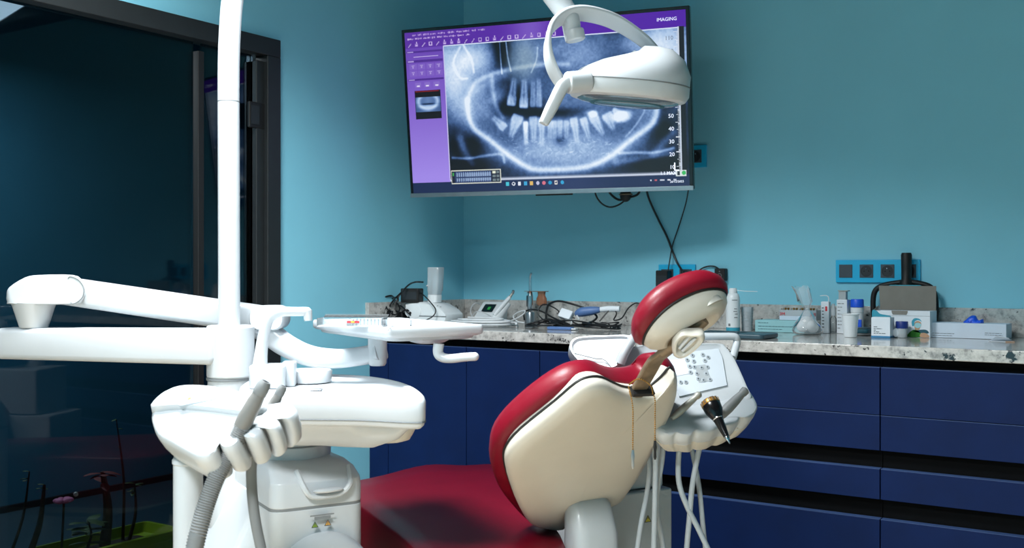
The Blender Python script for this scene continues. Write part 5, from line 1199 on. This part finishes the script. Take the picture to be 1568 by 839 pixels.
# -- loose cables
def cable(name, label, pts, r, m, cat='cable', grp=None, res=8):
    b = MB(); b.tube(pts, r, 7, res); return tag(b.build(name, m), label, cat, grp)
def wv(x, y, h=.004): return V((x, y, CT+h))
def tangle(cx_, cy_, rx, ry, n, h, seed, r=.003):
    rn = random.Random(seed); pts = []; a = rn.uniform(0, 6)
    for k in range(n):
        a += rn.uniform(.9, 1.7); q = rn.uniform(.35, 1.); pts.append(wv(cx_+rx*q*math.cos(a), cy_+ry*q*math.sin(a), r+.001+abs(h*rn.uniform(.05, 1.)*math.sin(k*1.3))))
    return pts
# left heap with the black adapter
lx, ly = .18, -.48
cl = ['black cable looping highest over the heap beside the scaler', 'black cable lying low in the heap beside the scaler', 'black cable spreading left from the heap by the scaler']
def hp_(l, y=-.53): return [ony(a, c, y+(.03 if k % 2 else 0)) for k, (a, c) in enumerate(l)]
cable('power_cable', cl[0], hp_([(572, 489), (569, 478), (570, 465), (577, 458), (588, 455), (600, 453), (606, 462), (612, 472), (606, 482), (596, 476), (598, 466), (606, 456), (616, 446), (626, 436), (636, 432), (648, 432)]), .0034, 'cable_black', grp='cables heaped by the scaler')
cable('power_cable', cl[1], hp_([(578, 488), (590, 484), (602, 487), (612, 481), (622, 474), (630, 482), (622, 489), (608, 486), (600, 478), (612, 468), (624, 478), (632, 488), (618, 490), (604, 480), (590, 470), (584, 458)], -.50), .0032, 'cable_black', grp='cables heaped by the scaler')
cable('power_cable', cl[2], hp_([(562, 484), (570, 479), (582, 478), (594, 479), (604, 470), (610, 458), (602, 456), (598, 466), (606, 476), (618, 480), (626, 486), (614, 489), (600, 487), (590, 489)], -.49), .003, 'cable_black', grp='cables heaped by the scaler')
ad = yawfr(ony(631, 463, -.47), .25)
t = thing('power_adapter', 'black power adapter block on top of the cable heap by the scaler', 'power adapter', ad.o)
b = MB(); b.prism(rrect(.080, .05, .006, 3), ad, 0, .056, .004); b.build('block', 'black', t); b = MB(); b.tube([ad(-.037, 0, .03), ad(-.050, 0, .035), ad(-.06, -.01, .01), ad(-.065, -.02, -.03)], .0032, 7, 5); b.build('lead', 'cable_black', t); b = MB(); b.box(ad, -.03, .03, -.0255, -.025, .012, .044); b.build('rating_plate', 'socket_dark', t)
bq_ = yawfr(V((ony(612, 490, -.45).x, -.45, CT+.001)), -.2)
t = thing('power_brick', 'black charger brick lying low under the cable heap by the scaler', 'power adapter', bq_.o); b = MB(); b.prism(rrect(.085, .05, .008, 3), bq_, 0, .048, .004); b.build('block', 'black', t); b = MB(); b.box(bq_, -.025, .025, -.0255, -.025, .01, .03); b.build('rating_plate', 'socket_dark', t)
cable('thin_cable', 'thin black cord drooping across the front of the white scaler', [ony(640, 446, -.44), ony(650, 453, -.49), ony(661, 465, -.50), ony(667, 474, -.50), ony(664, 483, -.505), ony(652, 490, -.51), ony(632, 494, -.51)], .0024, 'cable_black')
# white coiled hoses
for k, lb in enumerate(('white hose coil lying lowest in front of the screen unit', 'white hose coil lying uppermost in front of the screen unit')):
    pts = []
    for i in range(26):
        a = i*.62; q = 1-.02*i; pts.append(wv(.40+.155*q*math.cos(a)+.01*k, -.42+.085*q*math.sin(a)-.02*k, .005+.0007*i+k*.012))
    cable('white_hose', lb, pts, .004, 'cable_white', 'hose', 'white hoses by the screen unit', 5)
cable('white_cable', 'thin white cord rising in a loop left of the screen unit', [ony(728, 492, -.2), ony(721, 480, -.2), ony(722, 470, -.2), ony(728, 464, -.2), ony(735, 466, -.16)], .0022, 'cable_white')
cable('white_cable', 'curly white cord beside the curing light stand', [ony(770, 494, -.30), ony(785, 490, -.30), ony(800, 482, -.29), ony(804, 476, -.28), ony(796, 477, -.28), ony(786, 484, -.28), ony(792, 492, -.30), ony(803, 494, -.3)], .0025, 'cable_white')
# black cables right of the curing light
gp = 'black cables between curing light and headrest'
cable('black_cable', 'thick black cable arching high right of the curing light', [ony(836, 494, -.25), ony(837, 475, -.25), ony(842, 465, -.25), ony(856, 461, -.25), ony(878, 466, -.25), ony(900, 474, -.25), ony(914, 485, -.27), ony(905, 494, -.30)], .0042, 'cable_black', grp=gp)
cable('black_cable', 'black cable curving from the curing light stand to the right', [ony(803, 490, -.24), ony(803, 478, -.25), ony(815, 474, -.25), ony(830, 477, -.25), ony(848, 487, -.26), ony(870, 496, -.3)], .0036, 'cable_black', grp=gp)
cable('black_cable', 'thin black cable wiggling up behind the headrest', [ony(918, 492, -.3), ony(930, 478, -.28), ony(938, 471, -.27), ony(944, 480, -.27), ony(940, 490, -.27), ony(952, 487, -.27), ony(962, 472, -.26), ony(974, 464, -.26), ony(985, 468, -.26)], .0027, 'cable_black', grp=gp)
cable('black_cable', 'thin black cable looping around the white plug pack', [ony(845, 495, -.3), ony(830, 488, -.27), ony(824, 478, -.26), ony(832, 466, -.25), ony(850, 472, -.25), ony(862, 482, -.25), ony(880, 487, -.27)], .0026, 'cable_black', grp=gp)
for i, (xa, lb) in enumerate(((.62, 'black cable coil lying flat left in the row of cables'), (.74, 'black cable coil lying flat under the blue tool'), (.87, 'black cable coil lying flat beside the headrest'))):
    cable('black_cable', lb, tangle(xa, -.33, .10, .07, 22, .030, 20+i, .0028), .0028, 'cable_black', grp=gp)
t = thing('plug_pack', 'white square plug pack resting on the black cables', 'power adapter', (.585, -.30, CT+.03)); pf = Fr(ony(867, 482, -.30), V((.95, 0, -.25)).normalized(), V((.2, .5, .84)).normalized()); pf.ez = pf.ex.cross(pf.ey).normalized(); pf.ey = pf.ez.cross(pf.ex)
b = MB(); b.prism(rrect(.052, .036, .004, 3), pf, -.012, .012, .003); b.build('block', 'white_card', t); b = MB(); b.tube([pf(.022, -.010, 0), pf(.034, -.02, -.004), pf(.03, -.03, -.012)], .0028, 7, 4); b.build('lead', 'cable_white', t)
t = thing('blue_tool', 'blue grey hand tool lying on the black cables', 'hand tool', ony(900, 482, -.30)); p_ = [ony(882, 481, -.30), ony(890, 478, -.30), ony(905, 476, -.29), ony(919, 474, -.28)]
b = MB(); b.tube(p_, [.010, .018, .017, .010], 12, 5); b.build('shell', 'blue_grey_plastic', t); b = MB(); b.tube([ony(919, 474, -.28), ony(932, 473, -.27), ony(949, 473, -.26)], [.010, .012, .011], 10, 3); b.build('white_end', 'white_card', t); b = MB(); b.tube([ony(883, 483, -.315), ony(887, 489, -.32)], .003, 7, 1); b.build('prong', 'cable_white', t)
t = thing('blue_strip', 'small pale blue pouch lying low among the black cables', 'pouch', wv(.80, -.42, 0)); b = MB(); b.prism(rrect(.10, .03, .006, 3), yawfr(wv(.76, -.44, .001), .1), 0, .010, .003); b.build('pouch_body', 'blue_grey_plastic', t); b = MB(); b.prism(rrect(.02, .026, .004, 3, .055), yawfr(wv(.76, -.44, .001), .1), 0.001, .006, .001); b.build('seal', 'cable_white', t)

# ------------------------------------------------------------------ wall sockets and wall cables
def gang(name, label, px0, px1, py0, py1, n, x_off=0., kinds=None):
    a, c = ony(px0, py0, 0), ony(px1, py1, 0); zc = (a.z+c.z)/2; H = a.z-c.z; W = c.x-a.x
    t = thing(name, label, 'socket', ((a.x+c.x)/2, -.006, c.z))
    b = MB(); b.box(WF, a.x, c.x, -.011, -.0005, c.z, a.z); b.build('frame', 'socket_blue', t, .002)
    st = W/n; s_ = H*.58
    for i in range(n):
        xc = a.x+st*(i+.5); b = MB(); b.box(WF, xc-s_/2, xc+s_/2, -.0135, -.011, zc-s_/2, zc+s_/2); m_ = b.build('socket_insert', 'socket_grey', t, .001)
        k = kinds[i] if kinds else 'socket'
        if k == 'socket':
            f = Fr((xc, -.0135, zc), V((1, 0, 0)), UP, V((0, -1, 0))); b = MB(); b.lathe([(s_*.42, 0), (s_*.42, .0012), (s_*.37, .0012), (s_*.36, .0003), (.001, .0003)], f, 28); b.build('well', 'socket_dark', m_)
            b = MB(); b.ball(f(0, s_*.2, .001), .0028, 8, 5); b.build('earth_pin', 'chrome', m_)
            b = MB()
            for sx in (-1, 1): b.ball(f(sx*s_*.16, 0, .0006), .0022, 8, 5)
            b.build('pin_hole', 'black', m_)
    return t, a, c, zc
gang('wall_socket', 'four part blue socket panel with grey inserts above the mask carton', 1281, 1410, 398, 433, 4, kinds=['blank', 'socket', 'socket', 'socket'])
gang('wall_socket', 'two part blue socket panel behind the headrest', 1010, 1066, 405, 440, 2, kinds=['blank', 'socket'])
gang('wall_socket', 'single socket half hidden at the right edge of the television', 1051, 1083, 224, 256, 1)
# plugs
q0, q1 = ony(1013, 414, 0), ony(1031, 443, 0)
t = thing('plug_adapter', 'large black plug adapter in the left half of the blue socket panel', 'plug', ((q0.x+q1.x)/2, -.03, q1.z)); b = MB(); b.box(WF, q0.x, q1.x, -.055, -.014, q1.z, q0.z); b.build('block', 'black', t, .004); b = MB(); b.box(WF, q0.x+.004, q1.x-.004, -.0556, -.055, q1.z+.01, q0.z-.02); b.build('rating_plate', 'socket_dark', t)
q = ony(1052, 423, -.014); t = thing('round_plug', 'round black plug in the right half of the blue socket panel', 'plug', q); b = MB(); b.lathe([(.019, 0), (.019, .010), (.015, .028), (.010, .034)], Fr(q, V((1, 0, 0)), UP, V((0, -1, 0))), 22); b.build('body', 'black', t, angle=50)
b = MB(); b.tube([q+V((0, -.03, .004)), q+V((-.006, -.03, .02))], .006, 8, 1); b.build('strain_relief', 'black', t)
q0, q1 = ony(1098, 411, 0), ony(1114.5, 430, 0); t = thing('wall_switch', 'small black surface switch right of the headrest', 'switch', ((q0.x+q1.x)/2, -.015, q1.z)); b = MB(); b.box(WF, q0.x, q1.x, -.028, -.0005, q1.z, q0.z); b.build('housing', 'black', t, .004)
mid = (q0+q1)/2; f = Fr((mid.x, -.028, mid.z), V((1, 0, 0)), UP, V((0, -1, 0))); b = MB(); b.tube([f(.008*math.cos(a*.524), .008*math.sin(a*.524)-.004, .0006) for a in range(12)], .0014, 6, 1, closed=True); b.ball(f(0, .012, .0005), .003, 8, 5); b.build('marking', 'hose_grey', t)
tvb = lambda x: TVF(x, -TVH/2+.01, -.035)
cable('tv_cable', 'thick black cable from the television down to the round plug', [ony(989, 285, -.10), ony(994, 305, -.03), ony(1008, 336, -.012), ony(1022, 364, -.010), ony(1034, 396, -.012), ony(1043, 412, -.03), ony(1049, 420, -.045)], .0042, 'cable_black')
cable('tv_cable', 'thin black cable from the television corner down to the plug adapter', [ony(1055, 285, -.14), ony(1050, 312, -.05), ony(1040, 345, -.018), ony(1030, 375, -.016), ony(1026, 396, -.03), ony(1023, 415, -.05)], .0025, 'cable_black')
cable('tv_cable', 'black cable loop hanging lowest under the television', [ony(910, 285, -.16), ony(913, 300, -.14), ony(922, 312, -.12), ony(935, 317, -.11), ony(950, 312, -.10), ony(962, 300, -.1), ony(965, 286, -.1)], .0034, 'cable_black')
cable('tv_cable', 'black cable loop tucked close under the television', [ony(928, 285, -.14), ony(936, 298, -.12), ony(948, 306, -.11), ony(960, 303, -.10), ony(976, 298, -.1), ony(982, 286, -.1)], .0045, 'cable_black')
q = ony(958, 299, -.10); t = thing('cable_bundle', 'black cable knot under the television edge', 'cable', q); b = MB(); b.ball(q, .024, 14, 8, (1, .8, 1.1)); b.build('wrap', 'cable_black', t); b = MB(); b.tube([q+V((.0255*math.cos(a*.524), .021*math.sin(a*.524), .003)) for a in range(12)], .003, 6, 1, closed=True); b.build('tie', 'bronze', t)
cable('switch_cable', 'thin black cable arching from the round plug to the black switch', [ony(1050, 430, -.03), ony(1062, 424, -.02), ony(1072, 413, -.012), ony(1083, 408, -.010), ony(1094, 408, -.012), ony(1101, 412, -.020)], .0028, 'cable_black')

# ------------------------------------------------------------------ small things on the instrument tray
def tray_items():
    z = TRZ
    def tp(px, py): return onz(px, py, z)
    c = tp(540, 499.5); f = Fr(V((c.x, c.y, z)), TRF.ey*-1, TRF.ex, UP)
    f = yawfr(V((c.x, c.y, z)), YAW-.1)
    t = thing('bur_box', 'clear plastic box of dental burs on the white tray', 'box', f.o)
    W, D, H = .155, .06, .020
    b = MB(); b.box(f, -W/2, W/2, -D/2, D/2, .0005, .002); b.build('base', 'white_matte', t)
    b = MB()
    for a in ((-W/2, W/2, -D/2, -D/2+.0012), (-W/2, W/2, D/2-.0012, D/2), (-W/2, -W/2+.0012, -D/2, D/2), (W/2-.0012, W/2, -D/2, D/2)): b.box(f, a[0], a[1], a[2], a[3], .002, H)
    b.build('clear_wall', 'clear_plastic', t)
    b = MB(); b.box(f, -W*.32, W*.02, -D/2+.004, D/2-.006, .002, .016); b.build('paper_insert', 'white_card', t)
    for i in range(9):
        b = MB(); fx = f(-.002+i*.0085, -.018, .002); b.lathe([(.0009, 0), (.0009, .011), (.0016, .012), (.0014, .016)], Fr(fx), 8); b.build('bur', 'steel', t)
    b = MB(); b.box(f, -.006, .024, -D/2-.0006, -D/2, .009, .014); b.build('red_tag', 'red_print', t); b = MB(); b.box(f, .004, .012, -D/2-.0010, -D/2-.0006, .010, .0135); b.build('yellow_tag', 'warning_yellow', t)
    b = MB()
    for i in range(10): b.box(f, -.006+i*.003, -.0042+i*.003, -D/2-.0006, -D/2, .002, .0085)
    b.build('bar_marks', 'hose_grey', t)
    b = MB(); lf_ = Fr(f(0, D/2, H), f.ex, f.ey*.9+UP*.42, f.ey*-.42+UP*.9); b.box(lf_, -W/2, W/2, 0, D*.25, 0, .0008); b.build('open_lid', 'clear_plastic', t)
    c = tp(612, 499); f = yawfr(V((c.x, c.y, z)), YAW-.05)
    t = thing('file_stand', 'small white block with fine printed columns on the tray', 'box', f.o)
    b = MB(); b.box(f, -.027, .027, -.014, .014, .0005, .015); b.build('block', 'white_card', t, .001)
    b = MB()
    for i in range(12): b.box(f, -.021+i*.0036, -.0194+i*.0036, -.0145, -.014, .004, .012)
    b.build('printed_columns', 'hose_pale', t)
    c = tp(612, 505); t = thing('tray_wire', 'thin bent wire lying on the tray by the printed block', 'wire', c); b = MB(); b.tube([tp(594, 507)+UP*.001, tp(600, 502)+UP*.003, tp(606, 502)+UP*.001], .0007, 5, 4); b.build('shaft', 'steel', t); b = MB(); b.ball(tp(606, 502)+UP*.001, .0014, 6, 4); b.build('end_loop', 'steel', t)
tray_items()

# ------------------------------------------------------------------ planter and plants behind the glass
def garden():
    pc = onx(206, 838, -.38); f = Fr((-.38, pc.y-.15, 0)); zt = onx(215, 812, -.38).z
    bx_ = Fr((-.38, onx(175, 838, -.38).y, 0)); y1 = onx(250, 812, -.38).y
    t = thing('planter', 'lime green rectangular planter behind the door glass', 'planter', (-.38, y1-.28, 0))
    cy_ = y1-.28; L = .56
    def rr_(k, z, i=0.): return [V((-.38+x, cy_+y, z)) for x, y in rrect(.2*k-i, L*k-i, .02, 4)]
    b = MB(); b.loft([rr_(.86, .02), rr_(.97, zt-.03), rr_(1., zt-.03), rr_(1.03, zt-.028), rr_(1.03, zt), rr_(1., zt+.002, .02), rr_(.95, zt-.03, .02), rr_(.5, zt-.04)]); b.build('trough', 'lime', t, angle=40)
    b = MB(); b.loft([rr_(.90, zt-.05), rr_(.93, zt-.034, .02), rr_(.5, zt-.03)]); b.build('soil', 'soil', t)
    b = MB(); b.box(Fr((-.38, cy_, 0)), -.07, .07, -.22, .22, 0, .02); b.build('foot', 'black', t)
    def plant(name, label, px, pyb, pyt, xw, lean, leaves, mleaf, r=.006, n=5, ls=.05):
        base = V((xw, onx(px, pyb, xw).y, max(.0, zt-.03))); top = onx(px+lean, pyt, xw)
        p = thing(name, label, 'plant', base)
        b = MB(); b.tube([base, base.lerp(top, .5)+V((.01, .01, 0)), top], [r, r*.8, r*.4], 8, 6); b.build('stem', 'stem', p)
        rn = random.Random(int(px))
        for k in range(leaves):
            a = rn.uniform(0, 6.28); q = base.lerp(top, 1-.35*k/leaves*rn.random()) if leaves < 9 else base.lerp(top, rn.uniform(.2, 1)); d = V((math.cos(a), math.sin(a), rn.uniform(-.1, .5))).normalized(); s = d.cross(UP).normalized(); L_ = ls*rn.uniform(.7, 1.2)
            b = MB(); b.loft([[q+d*L_*u_+s*w_*L_*x-UP*(u_*u_*L_*.25)+UP*.0015*y_ for x, y_ in ((-1, 0), (0, -1), (1, 0), (0, 1))] for u_, w_ in ((0, .03), (.25, .2), (.55, .26), (.85, .14), (1, .01))]); b.build('leaf', mleaf, p, angle=80)
    g = 'plants behind the door glass'
    plant('potted_plant', 'thick stemmed plant with a red leafy tuft behind the glass', 160, 830, 722, -.40, -3, 8, 'leaf_red', .020, ls=.06)
    plant('potted_plant', 'tall bare thin stalk rising behind the glass', 188, 825, 642, -.42, -10, 3, 'leaf', .006, ls=.02)
    plant('potted_plant', 'short forked plant right of the thick stem behind the glass', 196, 825, 740, -.36, 10, 6, 'leaf', .007, ls=.03)
    plant('potted_plant', 'leafy low plant at the foot of the thick stem behind the glass', 132, 836, 795, -.40, 2, 14, 'leaf', .005, ls=.07)
    plant('potted_plant', 'slanting stalk plant at the left of the group behind the glass', 38, 832, 742, -.40, 30, 3, 'leaf', .012, ls=.03)
    plant('potted_plant', 'thin leaning twig plant furthest left behind the glass', 10, 832, 722, -.46, 35, 3, 'leaf', .006, ls=.03)
    q = onx(97, 766, -.35); t = thing('pink_flower', 'small pink flower with a pale bud behind the glass', 'flower', V((q.x, q.y, 0)))
    b = MB(); b.tube([V((q.x, q.y-.02, 0.02)), V((q.x, q.y, q.z-.05)), q], .004, 7, 5); b.build('stem', 'stem', t)
    for k in range(6): a = k*1.05; b = MB(); b.ball(q+V((.014*math.cos(a), .02*math.sin(a), .004*math.sin(3*a))), .014, 8, 6, (1, 1, .6)); b.build('petal', 'pink', t)
    b = MB(); b.ball(q+V((0, .045, .012)), .008, 8, 6); b.build('bud', 'cream', t)
garden()
